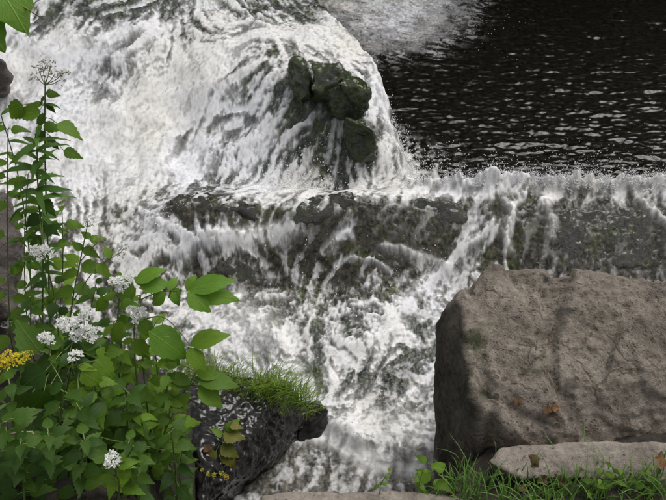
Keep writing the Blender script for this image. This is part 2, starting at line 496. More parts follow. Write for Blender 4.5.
# flow direction (photo directions at photo points, turned into plan directions)
FLOW = [(100,30,-1,.35),(40,90,-.6,.8),(100,120,-.5,.9),(160,140,-.6,.8),(200,50,.7,.7),(160,75,-1,.5),(230,40,1,-.3),(300,35,1,.4),(350,50,.8,.7),(385,100,.3,1),(400,150,.1,1),
 (240,100,-1,.35),(280,130,-.9,.6),(220,160,-.6,.9),(310,160,-.5,1),(350,170,.3,1),(100,200,.3,.8),(160,225,.9,.4),(230,240,1,.3),(220,205,-.6,.6),(310,230,-.5,1),
 (380,220,-.3,1),(450,230,-.7,1),(520,220,-.3,1),(600,220,-.3,1),(440,280,-1,.7),(380,260,-1,.4),(330,290,-.6,.8),(250,280,-.3,1),(210,310,1,.5),(240,335,1,.6),(270,360,1,.7),
 (380,330,-.8,.7),(330,370,.1,1),(420,340,-.8,.8),(380,400,-.5,1),(420,430,-.7,.7),(340,460,-1,.3),(550,100,1,.05),(600,40,1,.05),(470,60,1,.1)]
def on_water(u, v):                       # where the line of sight meets the smooth water
    r = ray(u, v); flat = u > 425 and v < 180
    for t in np.arange(1.5, 9, 0.015):
        p_ = CAM + r * t
        if p_[2] <= (POOL_Z if flat else float(bil(hz, p_[0:1], p_[1:2])[0])): break
    return p_
fp, fd = [], []
for u, v, du, dv in FLOW:
    a = on_water(u, v); b_ = on_water(u + du * 6, v + dv * 6)
    dd = (b_ - a)[:2]; fp.append(a[:2]); fd.append(dd / np.linalg.norm(dd))
fp = np.array(fp); fd = np.array(fd)
w_ = 1.0 / (((q[:, None] - fp[None]) ** 2).sum(-1) + 0.02) ** 1.5
fl = (w_ @ fd) / w_.sum(1)[:, None]
fl /= np.linalg.norm(fl, axis=1)[:, None] + 1e-6
# eddies: strongest in the churning lower channel, none in the pool
psi = lambda x, y: fbm2(x, y, 2.4, 2, 0.5, 123)
e_ = 0.02
ex = (psi(gx, gy + e_) - psi(gx, gy - e_)) / (2 * e_); ey = -(psi(gx + e_, gy) - psi(gx - e_, gy)) / (2 * e_)
ea = 0.18 + 0.40 * sstep(2.75, 2.3, gy)
flx = fl[:, 0].reshape(gx.shape) + ea * ex; fly = fl[:, 1].reshape(gx.shape) + ea * ey

# how white the water is, by 20-pixel cells of the photo (0 clear .. 9 foam)
FOAM = """
6543334545764333456776420000000000
7556778865578889985576310000000000
8999986778898567888410000000000000
9998747899965542267700000000000000
8888668998785432238810000000000000
8887889999867532228850000000000000
8888998986677853232830000000000000
8888999987767753333851000000000000
8888889999867675334674333344444444
7776677644358998578888888888777777
6666655733334333344444354633343234
6665667868998554363334467633432233
6666667777877544542234687433333333
6666666667323444544337887533333333
6666666666432225455667876433333333
6666666668877766765875775433333333
6666666667888776767885554433333333
6666666667888865578854444433333333
6666666667788786765335644433333333
6666666666678888766335644433333333
6666666666667777777666644433333333
5555555555555555888887644433333333
4444444444444444225666543333333333
3333333333333333322334433333333333
3333333333333333333333333333333333
"""
FG = np.array([[int(c) for c in l] for l in FOAM.split()], float) / 9.0

def foam_at(u, v):
    fx = np.clip(u / 20 - 0.5, 0, FG.shape[1] - 1.001); fy = np.clip(v / 20 - 0.5, 0, FG.shape[0] - 1.001)
    i = fx.astype(int); j = fy.astype(int); fx = fx - i; fy = fy - j
    return (FG[j, i] * (1 - fx) + FG[j, i + 1] * fx) * (1 - fy) + (FG[j + 1, i] * (1 - fx) + FG[j + 1, i + 1] * fx) * fy

# ------------------------------------------------------------------ river: the fine sheet
NR, NC = 860, 1000
ty = np.linspace(0, 1, NR)
yy = 1.25 * np.exp(ty * math.log(10.5 / 1.25))
ss = np.linspace(-1, 1, NC)
Y = np.repeat(yy[:, None], NC, 1)
X = ss[None] * (0.58 * Y + 0.55)
jag = 0.06 * fbm2(X, Y, 9, 3, 0.6, 3.1)
H, SP, SL, MP, ML = base_height(X, Y, jag)
DX, DY = bil(flx, X, Y), bil(fly, X, Y)
nn = np.hypot(DX, DY) + 1e-6; DX /= nn; DY /= nn

wx = X + 0.05 * fbm2(X, Y, 3, 2, 0.5, 20); wy = Y + 0.05 * fbm2(X, Y, 3, 2, 0.5, 40)
# strands: noise smeared along the stream lines
tw = 0.022 * fbm2(X, Y, 9, 2, 0.6, 201); tv = 0.022 * fbm2(X, Y, 9, 2, 0.6, 207)
def smear(sign, acc):
    x, y = X + tw, Y + tv
    for k in range(1, 13):
        dx, dy = bil(flx, x, y), bil(fly, x, y)
        n_ = np.hypot(dx, dy) + 1e-6
        x = x + sign * 0.0125 * dx / n_; y = y + sign * 0.0125 * dy / n_
        acc[0] += (1 - k / 15) * perlin2(x * 11 + 9, y * 11 + 19)
        if k <= 7: acc[1] += (1 - k / 9) * perlin2(x * 27 + 5, y * 27 + 10)
acc = [perlin2((X + tw) * 11 + 9, (Y + tv) * 11 + 19), perlin2((X + tw) * 27 + 5, (Y + tv) * 27 + 10)]
smear(1, acc); smear(-1, acc)
L2, L1 = [a / a.std() for a in acc]
fine = fbm2(X, Y, 48, 2, 0.6, 70)
billow = 1 - np.abs(fbm2(wx + tw, wy + tv, 6.0, 4, 0.55, 60)) * 4
curl = 1 - np.abs(fbm2(X + 0.06 * L2 / 3, Y + 0.06 * billow, 9, 4, 0.6, 33)) * 5
std = lambda a: (a - a.mean()) / a.std()
G = rank01(0.6 * std(L1) + 0.5 * std(L2) + 0.45 * std(curl) + 0.5 * std(billow) + 0.22 * std(fine))

PU, PV = project(np.stack([X, Y, H], -1))
D = foam_at(PU + 9 * fbm2(X, Y, 4, 2, 0.5, 90), PV + 9 * fbm2(X, Y, 4, 2, 0.5, 95))
D = np.where(MP > 0.6, D * sstep(0.0, 0.2, D), D)
crest_v = np.interp(PU, [0, 160, 200, 260, 300, 340, 380, 430, 666], [240, 206, 199, 215, 210, 202, 199, 197, 197])
lw = 9 * fbm2(X, Y, 6, 3, 0.6, 99)
led_ = sstep(-3, 7, PV + lw - crest_v) * (1 - sstep(245, 305, PV + 3 * lw)) * sstep(150, 200, PU + 3 * lw)
D = np.clip(D, 0, 1) ** 1.45 * (1 - 0.27 * sstep(255, 300, PV)) * (1 - 0.60 * led_)
mist = 1.5 * np.exp(-((PU - 385) / 66) ** 2 - ((PV - 2) / 40) ** 2) * (0.72 + 1.2 * fbm2(X, Y, 4, 4, 0.6, 77))
splash = 0.42 * np.exp(-np.abs(SP) / 0.09) + 0.22 * np.exp(-np.abs(SP) / 0.3) * sstep(120, 175, PV) * sstep(640, 400, PU)
D = np.where(SL < 0, 0.24, D)
D = D * (1 - MP) + MP * np.clip(mist + splash, 0, 1)
BAND = np.zeros(X.shape)
foam = sstep(-0.47, 0.47, G - (1 - D) * 1.15 + 0.08) * sstep(0.02, 0.2, D)
wu = PU + 7 * fbm2(X, Y, 9, 2, .6, 5); wv = PV + 7 * fbm2(X, Y, 9, 2, .6, 7)
for line, wd, am in (([(183,254),(196,243),(215,239),(245,238),(265,233),(290,229)], 8, 1.15), ([(330,252),(338,236),(347,230),(352,240)], 3.5, .5), ([(490,228),(470,246),(452,262),(436,276),(418,292),(402,310),(392,328)], 7, .55),
                     ([(392,328),(378,338),(362,345),(345,350),(334,360),(330,378)], 7, .55), ([(388,272),(372,262),(352,258),(336,262)], 3, .45), ([(450,268),(425,258),(400,252),(384,250)], 4, .5),
                     ([(505,200),(512,216),(503,236),(512,252)], 4, .55), ([(545,205),(556,222),(552,236)], 4, .45), ([(640,200),(652,214),(670,224)], 4, .6), ([(158,222),(168,232),(176,238)], 7, .5),
                     ([(440,352),(430,378),(410,392),(398,410)], 5, .4), ([(228,300),(262,322),(285,345),(296,366)], 9, .3), ([(345,425),(380,436),(425,436),(460,428)], 13, .38), ([(345,392),(352,408),(350,425)], 8, .3)):
    ln = np.array(line, float)
    dpx = np.abs(sd_poly(wu, wv, ln))
    bn = np.exp(-(dpx / wd) ** 2) * am * 1.25 * (1 - MP)
    BAND = BAND + bn
calm = np.clip(np.exp(-((PU - 95) / 85) ** 2 - ((PV - 150) / 55) ** 2) + 0.8 * np.exp(-((PU - 390) / 60) ** 2 - ((PV - 420) / 28) ** 2) + 0.8 * np.exp(-((PU - 245) / 50) ** 2 - ((PV - 330) / 28) ** 2) + 0.45 * np.exp(-((PU - 30) / 90) ** 2 - ((PV - 70) / 40) ** 2), 0, 1) * 0.6
foam = foam * (1 - calm) + calm * np.clip(D * 1.05 + 0.05 * std(L1) + 0.04 * std(billow), 0, 1)
foam = np.clip(foam + BAND * (0.8 + 0.18 * std(L1) + 0.12 * std(fine)), 0, 1)
misty = np.clip(mist, 0, 1) * np.clip(0.85 + 0.10 * std(L1) + 0.14 * std(billow) + 0.12 * std(fine), 0.2, 1.3)
foam = foam * (1 - MP * sstep(0.1, 0.3, mist)) + misty * MP * sstep(0.1, 0.3, mist)
foam = np.clip(foam * (0.93 + 0.10 * std(fine)), 0, 1)

# waves and lumps
rap = (1 - MP)
pool_w = np.abs(fbm2(X * 0.9, Y * 2.1, 3.2, 3, 0.55, 15))
pool_h = 0.030 * (0.16 - pool_w) + 0.017 * fbm2(X * 0.8, Y * 2.3, 9, 3, 0.55, 25) + 0.0065 * fbm2(X * 0.8, Y * 2.0, 24, 2, 0.6, 29)
bigl = fbm2(wx, wy, 2.6, 2, 0.4, 81) * 2.4
midl = fbm2(wx, wy, 7.5, 2, 0.45, 83) * 2.4
lump = 0.034 * bigl + 0.010 * midl + 0.0022 * std(L2) + 0.0005 * std(L1)
soft = np.clip(foam * 0.75 + 0.35, 0, 1)
near = np.clip(Y / 3.0, 0.55, 1.1)
H = H + rap * lump * soft * near * np.where(ML > 0.5, 0.35, 1.0) + MP * pool_h * (1 - foam * 0.4) + MP * foam * 0.01 * midl
H = H + foam * 0.0015 * rap + np.clip(BAND, 0, 1) * 0.022
# thrown crest along the ledge and on the edge of the curtain
U_, V_ = PU, PV
along = sstep(380, 440, U_) * sstep(150, 175, V_) * sstep(225, 205, V_)
crest = np.exp(-((SP + 0.015) / 0.045) ** 2) * along
spike = np.clip(fbm2(X, Y * 0.6, 14, 3, 0.65, 44) * 2.2 + 0.45, 0.05, 1.3) * np.clip(0.7 + 1.2 * fbm2(X, Y * 0, 2.2, 2, 0.5, 8), 0.35, 1.3)
H = H + crest * (0.022 + 0.026 * spike + 0.035 * np.clip(fbm2(X, Y, 5, 2, 0.5, 4) * 3, 0, 1) + 0.03 * np.abs(fbm2(X, Y, 24, 3, 0.6, 6)))
foam = np.maximum(foam, np.clip(crest * 2.2, 0, 1) * np.clip(0.88 + 0.4 * fine + 0.2 * spike, 0, 1))
rimc = np.exp(-((SP + 0.05) / 0.05) ** 2) * sstep(345, 375, U_) * sstep(30, 60, V_) * (1 - sstep(185, 200, V_))
H = H + rimc * 0.03 * spike
foam = np.maximum(foam, rimc * np.clip(0.55 + 0.35 * std(L1), 0, 1) * 0.95)

lipf = np.exp(-((SL + 0.01) / 0.05) ** 2) * np.clip(0.86 + 0.2 * std(L1) + 0.2 * std(billow), 0, 1)
foam = np.maximum(foam, lipf)
H = H + np.exp(-((SL - 0.03) / 0.04) ** 2) * 0.03 * np.clip(midl + 0.4, 0, 1.5)
H = H + ML * (0.012 * fbm2(X, Y, 13, 3, 0.6, 61) + 0.006 * fbm2(X, Y, 34, 2, 0.6, 63))
# thin water rippling over the ledge
H = H + rap * (1 - ML) * (1 - foam) * (0.010 * fbm2(X, Y, 16, 3, 0.6, 65) + 0.003 * std(fine) * 0.5)
bed = np.zeros((NR, NC, 4)); bed[..., 3] = 1
mossn = sstep(-0.02, 0.25, fbm2(X, Y, 7.0, 4, 0.65, 51))[..., None]
c_rap = np.array([0.052, 0.057, 0.052]) * (1 - mossn) + np.array([0.05, 0.06, 0.03]) * mossn
led = (sstep(185, 200, PV) * sstep(290, 320, PV[...] * 0 + PV).__rsub__(1))[..., None]
c_led = np.array([0.052, 0.048, 0.039]) * (1 - mossn) + np.array([0.046, 0.054, 0.022]) * mossn
col = c_rap * (1 - led) + c_led * led
mp3 = MP[..., None]; ml3 = ML[..., None]
col = col * (1 - mp3) + np.array([0.0075, 0.007, 0.005]) * mp3
col = col * (1 - ml3) + np.array([0.085, 0.08, 0.07]) * ml3
bed[..., :3] = col

rm = mesh_np("river", np.stack([X, Y, H], -1).reshape(-1, 3), grid_faces(NR, NC), M_WATER)
add_attr(rm, "foam", foam)
add_attr(rm, "bed", bed.reshape(-1, 4), 'FLOAT_COLOR')
river = link(bpy.data.objects.new("river", rm), kind="structure")

def river_z(x, y):                       # height of the built sheet at points
    t = np.log(np.clip(y, 1.26, 10.4) / 1.25) / math.log(10.5 / 1.25) * (NR - 1)
    s = np.clip((x / (0.58 * y + 0.55) + 1) / 2 * (NC - 1), 0, NC - 1)
    return H[np.clip(np.round(t).astype(int), 0, NR - 1), np.round(s).astype(int)]

# ------------------------------------------------------------------ spray
ICO_V, ICO_F = None, None
bmi = bmesh.new(); bmesh.ops.create_icosphere(bmi, subdivisions=1, radius=1.0)
bmi.verts.ensure_lookup_table()
ICO_V = np.array([v.co[:] for v in bmi.verts]); ICO_F = np.array([[v.index for v in f.verts] for f in bmi.faces]); bmi.free()

def spray():
    pts, rad = [], []
    def burst(u, v, z, n, sx, sy, sz, r0, r1):
        c = PZ(u, v, z)
        p = c + rng.normal(size=(n, 3)) * [sx, sy, 0]
        base = river_z(p[:, 0], p[:, 1])
        p[:, 2] = base + np.abs(rng.normal(size=n)) ** 1.3 * sz + rng.uniform(-0.004, 0.008, n)
        pts.append(p); rad.append(r0 + (r1 - r0) * rng.random(n) ** 3)
    for k in range(150):                  # along the ledge crest
        u = rng.uniform(400, 760)
        burst(u, 187 + rng.normal() * 2, 0.37, int(rng.integers(8, 34)), 0.03, 0.025, 0.035 + 0.06 * rng.random() ** 2, 0.0009, 0.0036)
    for k in range(26):                   # splashes flung behind the crest
        u = rng.choice([485, 500, 560, 585, 600, 640, 655]) + rng.normal() * 7
        burst(u, 183, 0.36, 26, 0.03, 0.04, 0.07, 0.0009, 0.003)
    for k in range(60):                   # foot and edge of the curtain
        t = rng.random(); u = 382 + t * 34 + rng.normal() * 3; v = 62 + t * 125
        burst(u + 4, v, 0.6 - t * 0.25, 14, 0.035, 0.04, 0.03, 0.0012, 0.0045)
    for k in range(45):
        burst(rng.uniform(385, 440), rng.uniform(150, 188), 0.3, 22, 0.06, 0.08, 0.05, 0.001, 0.004)
    for k in range(40):                   # boil where the fall meets the ledge
        burst(295 + rng.normal() * 16, 186 + rng.normal() * 8, 0.32, 20, 0.04, 0.03, 0.05, 0.001, 0.005)
    for (u, v, z, n, s) in [(160,225,.28,160,.07),(250,190,.3,200,.15),(340,175,.33,260,.15),(200,60,.72,120,.2),(330,40,.75,120,.12),
                            (390,20,.3,700,.4),(440,15,.3,300,.4),(430,270,.14,120,.1),(350,330,.05,140,.12),(390,420,0,160,.12),(300,280,.15,160,.15),(120,60,.7,150,.25)]:
        burst(u, v, z, n, s, s * 0.8, 0.03, 0.001, 0.0035)
    for k in range(260):                  # flecks drifting on the dark pool near the ledge
        burst(rng.uniform(420, 680), 182 - abs(rng.normal()) * 22, POOL_Z, 1, 0.01, 0.01, 0.004, 0.0008, 0.0025)
    for k in range(230):                  # jets of drops thrown off the crest
        u = rng.uniform(405, 760); c = PZ(u, 187 + rng.normal() * 2, 0.38)
        n = int(rng.integers(14, 46)); t = rng.random(n) ** 1.3
        vel = np.array([rng.normal() * 0.06, rng.normal() * 0.05, rng.uniform(0.02, 0.10) * rng.choice([1, 1, 1, 1.6])])
        p_ = c + vel * t[:, None] * [1, 1, 0] + rng.normal(size=(n, 3)) * 0.006 * (0.5 + t[:, None])
        p_[:, 2] = river_z(p_[:, 0], p_[:, 1]) * 0.5 + 0.5 * 0.39 + vel[2] * t * (1.6 - 0.6 * t) + rng.normal(size=n) * 0.003
        pts.append(p_); rad.append((0.0045 - 0.0034 * t) * rng.uniform(0.3, 1.1, n))
    p = np.vstack(pts); r = np.concatenate(rad)
    n = len(p)
    st = rng.uniform(0.8, 1.5, (n, 1, 3))
    V = (p[:, None] + ICO_V[None] * r[:, None, None] * st).reshape(-1, 3)
    Fa = (ICO_F[None] + (np.arange(n) * len(ICO_V))[:, None, None]).reshape(-1, 3)
    o = bpy.data.objects.new("spray", mesh_np("spray", V, Fa, M_SPRAY))
    link(o, kind="stuff", label="white water drops thrown up over the rapids and ledge", cat="spray")
spray()

# ------------------------------------------------------------------ bank
EDGE = np.array([(-6, 2.6), (-2.2, 2.15), (-1.5, 2.0), (-1.0, 1.85), (-0.62, 1.70), (-0.55, 1.55), (-0.48, 1.15), (-0.38, 0.95), (-0.25, 0.88), (0.0, 0.86), (0.16, 0.90), (0.24, 1.0), (0.36, 1.06), (0.5, 1.2), (1.0, 1.5), (2.0, 1.6), (6, 1.8)])
def bank_z(x, y):
    e = np.interp(x, EDGE[:, 0], EDGE[:, 1]) + 0.03 * fbm2(x, y, 6, 2, 0.5, 2)
    d = e - y                             # distance inside the bank
    left = sstep(0.1, -0.5, x)
    top_l = 0.36 + 0.5 * sstep(0.0, 1.1, d)
    top_r = 0.70 + 0.12 * sstep(0.0, 0.5, d)
    top = top_r * (1 - left) + top_l * left
    z = -0.45 + (top + 0.45) * sstep(-0.16, 0.06, d)
    return z + (0.035 * fbm2(x, y, 4, 4, 0.6, 12) + 0.012 * fbm2(x, y, 22, 3, 0.6, 14)) * sstep(-0.2, 0.1, d)
bx_ = np.linspace(-4.5, 4.5, 360); by_ = np.linspace(-2.5, 3.0, 330)
BX, BY = np.meshgrid(bx_, by_)
bm_ = mesh_np("bank", np.stack([BX, BY, bank_z(BX, BY)], -1).reshape(-1, 3), grid_faces(*BX.shape), M_SOIL)
bank = link(bpy.data.objects.new("bank", bm_), kind="structure")

def ground_hit(u, v):                     # where the line of sight meets the bank
    r = ray(u, v)
    for t in np.linspace(1.0, 4.5, 700):
        p = CAM + r * t
        if p[2] <= float(bank_z(np.array([p[0]]), np.array([p[1]]))[0]):
            return p
    return CAM + r * 2.2

# ------------------------------------------------------------------ far wooded bank (seen only mirrored in the pool)
def far_bank():
    x = np.linspace(-30, 30, 90); y = np.linspace(9.6, 30, 40)
    gx_, gy_ = np.meshgrid(x, y)
    z = -0.4 + 1.4 * sstep(9.6, 11.5, gy_ + 0.5 * perlin2(gx_ * 0.4, gy_ * 0.1)) + 0.12 * np.maximum(gy_ - 11, 0) + 0.2 * fbm2(gx_, gy_, 0.5, 3)
    m = mesh_np("far_bank", np.stack([gx_, gy_, z], -1).reshape(-1, 3), grid_faces(*gx_.shape), M_SOIL)
    link(bpy.data.objects.new("far_bank", m), kind="structure")
    n = 60000
    cx = rng.uniform(-18, 18, 240); cy = rng.uniform(10.5, 15, 240); cz_ = rng.uniform(0.8, 9.5, 240)
    k = rng.integers(0, 240, n)
    c = np.stack([cx[k], cy[k], cz_[k]], 1) + rng.normal(size=(n, 3)) * [1.0, 1.0, 0.7]
    a = rng.normal(size=(n, 3)); a /= np.linalg.norm(a, axis=1)[:, None]
    b = np.cross(a, rng.normal(size=(n, 3))); b /= np.linalg.norm(b, axis=1)[:, None]
    s = rng.uniform(0.12, 0.34, (n, 1))
    V = np.stack([c - a * s, c + b * s * 0.6, c + a * s, c - b * s * 0.6], 1).reshape(-1, 3)
    o = bpy.data.objects.new("woodland", mesh_np("woodland", V, np.arange(n * 4).reshape(-1, 4), M_WOOD, False))
    link(o, kind="stuff", label="dark leafy woodland across the river pool", cat="woodland")
far_bank()

# ------------------------------------------------------------------ rocks
def rock_mesh(name, pts, voxel, smooth_it, disp, mat, damp_shade=None):
    bm = bmesh.new()
    for p in pts: bm.verts.new(p)
    r = bmesh.ops.convex_hull(bm, input=bm.verts)
    junk = [g for g in r['geom_interior'] if isinstance(g, bmesh.types.BMVert)]
    if junk: bmesh.ops.delete(bm, geom=junk, context='VERTS')
    m0 = bpy.data.meshes.new("tmp"); bm.to_mesh(m0); bm.free()
    o = bpy.data.objects.new("tmp", m0); COL.objects.link(o)
    md = o.modifiers.new("r", 'REMESH'); md.mode = 'VOXEL'; md.voxel_size = voxel
    if smooth_it:
        sm = o.modifiers.new("s", 'SMOOTH'); sm.factor = 0.5; sm.iterations = smooth_it
    dg = bpy.context.evaluated_depsgraph_get()
    m = bpy.data.meshes.new_from_object(o.evaluated_get(dg))
    bpy.data.objects.remove(o)
    n = len(m.vertices)
    V = np.empty(n * 3, np.float32); m.vertices.foreach_get("co", V); V = V.reshape(-1, 3)
    Nn = np.empty(n * 3, np.float32); m.vertex_normals.foreach_get("vector", Nn); Nn = Nn.reshape(-1, 3)
    V = V + Nn * disp(V, Nn)[:, None]
    m.vertices.foreach_set("co", V.astype(np.float32).ravel())
    m.polygons.foreach_set("use_smooth", np.full(len(m.polygons), True))
    if damp_shade is not None: add_attr(m, "damp_shade", damp_shade(V, Nn))
    m.name = name
    m.materials.clear(); m.materials.append(mat); m.update()
    return m

def rock_disp(a=0.02, f=5, b=0.006, f2=22, seed=0.0, ridge=0.0):
    def d(V, Nn):
        r = a * 2.2 * fbm3(V, f, 4, 0.5, seed) + b * 2 * fbm3(V, f2, 3, 0.6, seed + 5)
        if ridge: r = r - ridge * np.clip(1 - np.abs(perlin3(V * f * 0.8 + seed)) * 6, 0, 1)
        return r
    return d

def rock(name, pts, voxel, sm, disp, mat, label, cat="rock", group=None, damp_shade=None):
    pts = [np.asarray(p, float) for p in pts]
    c = np.mean(pts, 0); c[2] = min(p[2] for p in pts)
    m = rock_mesh(name, pts, voxel, sm, disp, mat, damp_shade)
    m.transform(Matrix.Translation(Vector(-c)))
    o = bpy.data.objects.new(name, m); o.location = c
    return link(o, None, label, cat, group)

def boulder_disp(V, Nn):
    r = 0.03 * fbm3(V, 4, 3, 0.5, 1.0) + 0.012 * fbm3(V, 14, 3, 0.55, 9.0)
    Wv = V + 0.02 * np.stack([fbm3(V, 9, 2, 0.5, k) for k in (1.0, 2.0, 3.0)], 1)
    pit = sstep(0.10, 0.38, perlin3(Wv * 15 + 3.3)); r = r - 0.006 * pit
    pit2 = sstep(0.15, 0.36, perlin3(Wv * 34 + 8.1)); r = r - 0.0035 * pit2
    rough = sstep(0.45, 0.72, V[:, 0] + 0.1 * fbm3(V, 4, 2, 0.5, 40.0))
    scal = np.abs(perlin3(Wv * 8 + 31.0)); r = r + (0.004 + 0.006 * rough) * (0.5 - 2.2 * scal)
    scal2 = np.abs(perlin3(Wv * 19 + 17.0)); r = r + (0.004 + 0.005 * rough) * (0.5 - 2.2 * scal2)
    r = r + rough * 0.009 * fbm3(V, 26, 4, 0.65, 4.0)
    # broken steps and gullies weathered into the face
    U, Vp = project(V.astype(float))
    Un = U + 7 * fbm3(V, 12, 3, 0.6, 50.0); Vn = Vp + 7 * fbm3(V, 12, 3, 0.6, 60.0)
    for line, dep, wd, stp in (([(508, 276), (517, 286), (527, 296), (530, 312)], .016, 4, .010), ([(546, 276), (541, 288), (546, 312), (540, 336)], .014, 4, .012),
                               ([(570, 280), (562, 296), (560, 318), (552, 340), (556, 362)], .012, 4, -.012), ([(576, 300), (600, 292), (626, 288), (650, 284)], .010, 4, .012),
                               ([(470, 300), (486, 322), (492, 356), (482, 392), (506, 416)], .006, 5, .012), ([(612, 352), (620, 320), (650, 308), (690, 312)], .008, 4, .014),
                               ([(506, 408), (522, 420), (540, 424)], .012, 5, .010)):
        sdv = sd_poly(Un, Vn, np.array(line, float))
        r = r - dep * np.exp(-(sdv / wd) ** 2) + stp * np.tanh(sdv / 4) * np.exp(-(sdv / 26) ** 2)
    ccx = 0.455 + 0.02 * np.sin(V[:, 1] * 14) - 0.05 * (V[:, 1] - 1.2)
    r = r - 0.022 * np.exp(-((V[:, 0] - ccx) / 0.018) ** 2) * sstep(1.33, 1.22, V[:, 1])
    return r
def boulder_damp_shade(V, Nn):                  # spray wet on the fall side, with that side's shade painted in
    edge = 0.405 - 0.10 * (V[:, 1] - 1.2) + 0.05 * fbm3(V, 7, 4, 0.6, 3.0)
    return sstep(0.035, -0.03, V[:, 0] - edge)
BP = [PZ(474,456,.66),PZ(505,446,.70),PZ(560,458,.72),PZ(666,458,.74),PZ(820,462,.74),
      PZ(488,266,1.00),PZ(512,270,1.02),PZ(580,277,1.03),PZ(666,280,1.04),PZ(820,290,1.03),
      PZ(463,300,.98),PZ(466,350,.93),PZ(474,402,.86),PZ(500,425,.80),
      PZ(438,322,.80),PZ(441,360,.72),PZ(449,405,.62),PZ(462,440,.52),
      PZ(560,360,.93),PZ(700,360,.95)]
bk = [(0.66,1.80,.66),(0.9,1.85,.62),(1.5,1.85,.60),(0.55,1.8,-.3),(1.5,1.9,-.3),(0.42,1.35,-.3),(1.5,1.2,-.2),(0.38,1.3,.3),(0.5,1.15,.3)]
rock("boulder", BP + bk, 0.0065, 4, boulder_disp, M_BOULDER, "large grey-brown boulder with pitted sloping face at the right edge", "boulder", None, boulder_damp_shade)

rock("stone_slab", [PZ(488,462,.80),PZ(500,449,.81),PZ(560,447,.83),PZ(602,441,.86),PZ(666,443,.86),PZ(800,448,.86),PZ(520,478,.80),PZ(666,482,.82),PZ(800,485,.82),
      PZ(500,480,.66),PZ(666,490,.66),PZ(800,490,.66),PZ(500,455,.66),PZ(666,450,.66),PZ(800,450,.66)],
     0.005, 4, rock_disp(0.008, 8, 0.003, 30, 3.0), M_SLAB, "low flat grey stone slab lying in grass against the boulder's foot", "stone")
rock("edge_stone", [PZ(262,497,.80),PZ(300,491,.81),PZ(400,492,.81),PZ(440,495,.80),PZ(466,500,.79),PZ(262,560,.80),PZ(466,560,.80),PZ(255,540,.65),PZ(480,540,.65),PZ(270,500,.62),PZ(460,500,.62)],
     0.005, 4, rock_disp(0.008, 9, 0.003, 30, 6.0), M_SLAB, "pinkish brown flat stone cut off by the bottom edge of the photo", "stone")
rock("brown_rock", [PZ(-90,190,.86),PZ(-20,186,.84),PZ(6,192,.80),PZ(20,228,.72),PZ(24,250,.66),PZ(14,318,.50),PZ(-20,325,.50),PZ(-100,320,.55),PZ(-100,240,.9),PZ(-20,240,.82),PZ(6,250,.72),
      PZ(-90,300,.1),PZ(10,310,.05),PZ(10,270,.05)],
     0.008, 3, rock_disp(0.025, 6, 0.014, 18, 8.0, 0.012), M_BROWN, "rough brown rock at the left edge beside the tall stems")
rock("brown_rock", [PZ(-90,40,.95),PZ(-30,48,.93),PZ(2,58,.90),PZ(12,80,.78),PZ(6,92,.70),PZ(-30,100,.66),PZ(-90,100,.66),PZ(-90,110,.4),PZ(0,100,.4)],
     0.01, 3, rock_disp(0.025, 6, 0.014, 18, 12.0, 0.012), M_BROWN, "grey-brown rock at the left edge below the overhanging leaf")

def black_disp(V, Nn):
    Wv = V + 0.03 * np.stack([fbm3(V, 8, 2, 0.5, k) for k in (1.0, 2.0, 3.0)], 1)
    r = 0.03 * fbm3(V, 6, 3, 0.5, 2.0) + 0.03 * fbm3(V, 20, 4, 0.6, 7.0)
    return r + 0.010 * (0.4 - 2 * np.abs(perlin3(Wv * 24 + 4.0)))
rock("black_wet_rock", [PZ(252,396,.21),PZ(275,386,.19),PZ(298,396,.13),PZ(306,416,.02),PZ(288,424,.05),PZ(262,436,.09),PZ(240,428,.20),PZ(225,448,.21),PZ(250,450,.07),
      PZ(302,440,-.09),PZ(264,466,-.09),PZ(242,486,-.09),PZ(228,506,-.09),PZ(205,478,.26),PZ(200,508,.2),PZ(300,438,-.25),PZ(215,500,-.25),PZ(250,472,-.25),
      PZ(270,400,-.25),PZ(200,420,.2),PZ(178,386,.27),PZ(215,376,.27),PZ(255,377,.25),PZ(290,388,.17),PZ(180,400,-.25),PZ(250,392,-.25)],
     0.006, 16, black_disp, M_BLACK, "glossy black wet rock below the grass tuft at the water's edge")
rock("black_wet_rock", [PZ(300,402,.10),PZ(316,400,.08),PZ(328,412,.03),PZ(332,436,-.10),PZ(316,447,-.10),PZ(298,446,-.08),PZ(300,425,.0),PZ(300,402,-.25),PZ(325,412,-.25),PZ(318,442,-.25),PZ(296,440,-.25)],
     0.006, 3, rock_disp(0.015, 9, 0.006, 26, 15.0, 0.006), M_BLACK, "smaller black wet rock with foam pouring past its right side")

def mossy(pts, seed, label):
    p = [PZ(*a) for a in pts]
    c = np.mean(p, 0)
    p += [np.array([a[0] * 0.98, a[1] + 0.2, a[2] - 0.25]) for a in p]
    rock("mossy_rock", p, 0.009, 3, rock_disp(0.03, 6, 0.014, 26, seed, 0.018), M_MOSSY, label, "rock", "mossy rocks in the upper fall")
mossy([(312,62,.86),(340,62,.87),(354,74,.84),(352,94,.74),(330,97,.72),(311,90,.76)], 1.0, "mossy green rock highest in the fall, beside the white curtain")
mossy([(336,82,.83),(358,74,.83),(370,90,.78),(367,108,.68),(352,118,.62),(332,110,.66),(326,94,.72)], 2.0, "rounded mossy rock jutting furthest right into the white curtain")
mossy([(346,118,.66),(364,114,.67),(375,130,.63),(378,150,.52),(366,159,.46),(350,152,.48),(344,134,.57)], 3.0, "lowest mossy rock at the foot of the upper fall")
mossy([(290,57,.85),(305,55,.86),(312,72,.81),(311,94,.71),(300,100,.68),(289,80,.74)], 4.0, "narrow upright dark mossy rock left of its mossy neighbours")

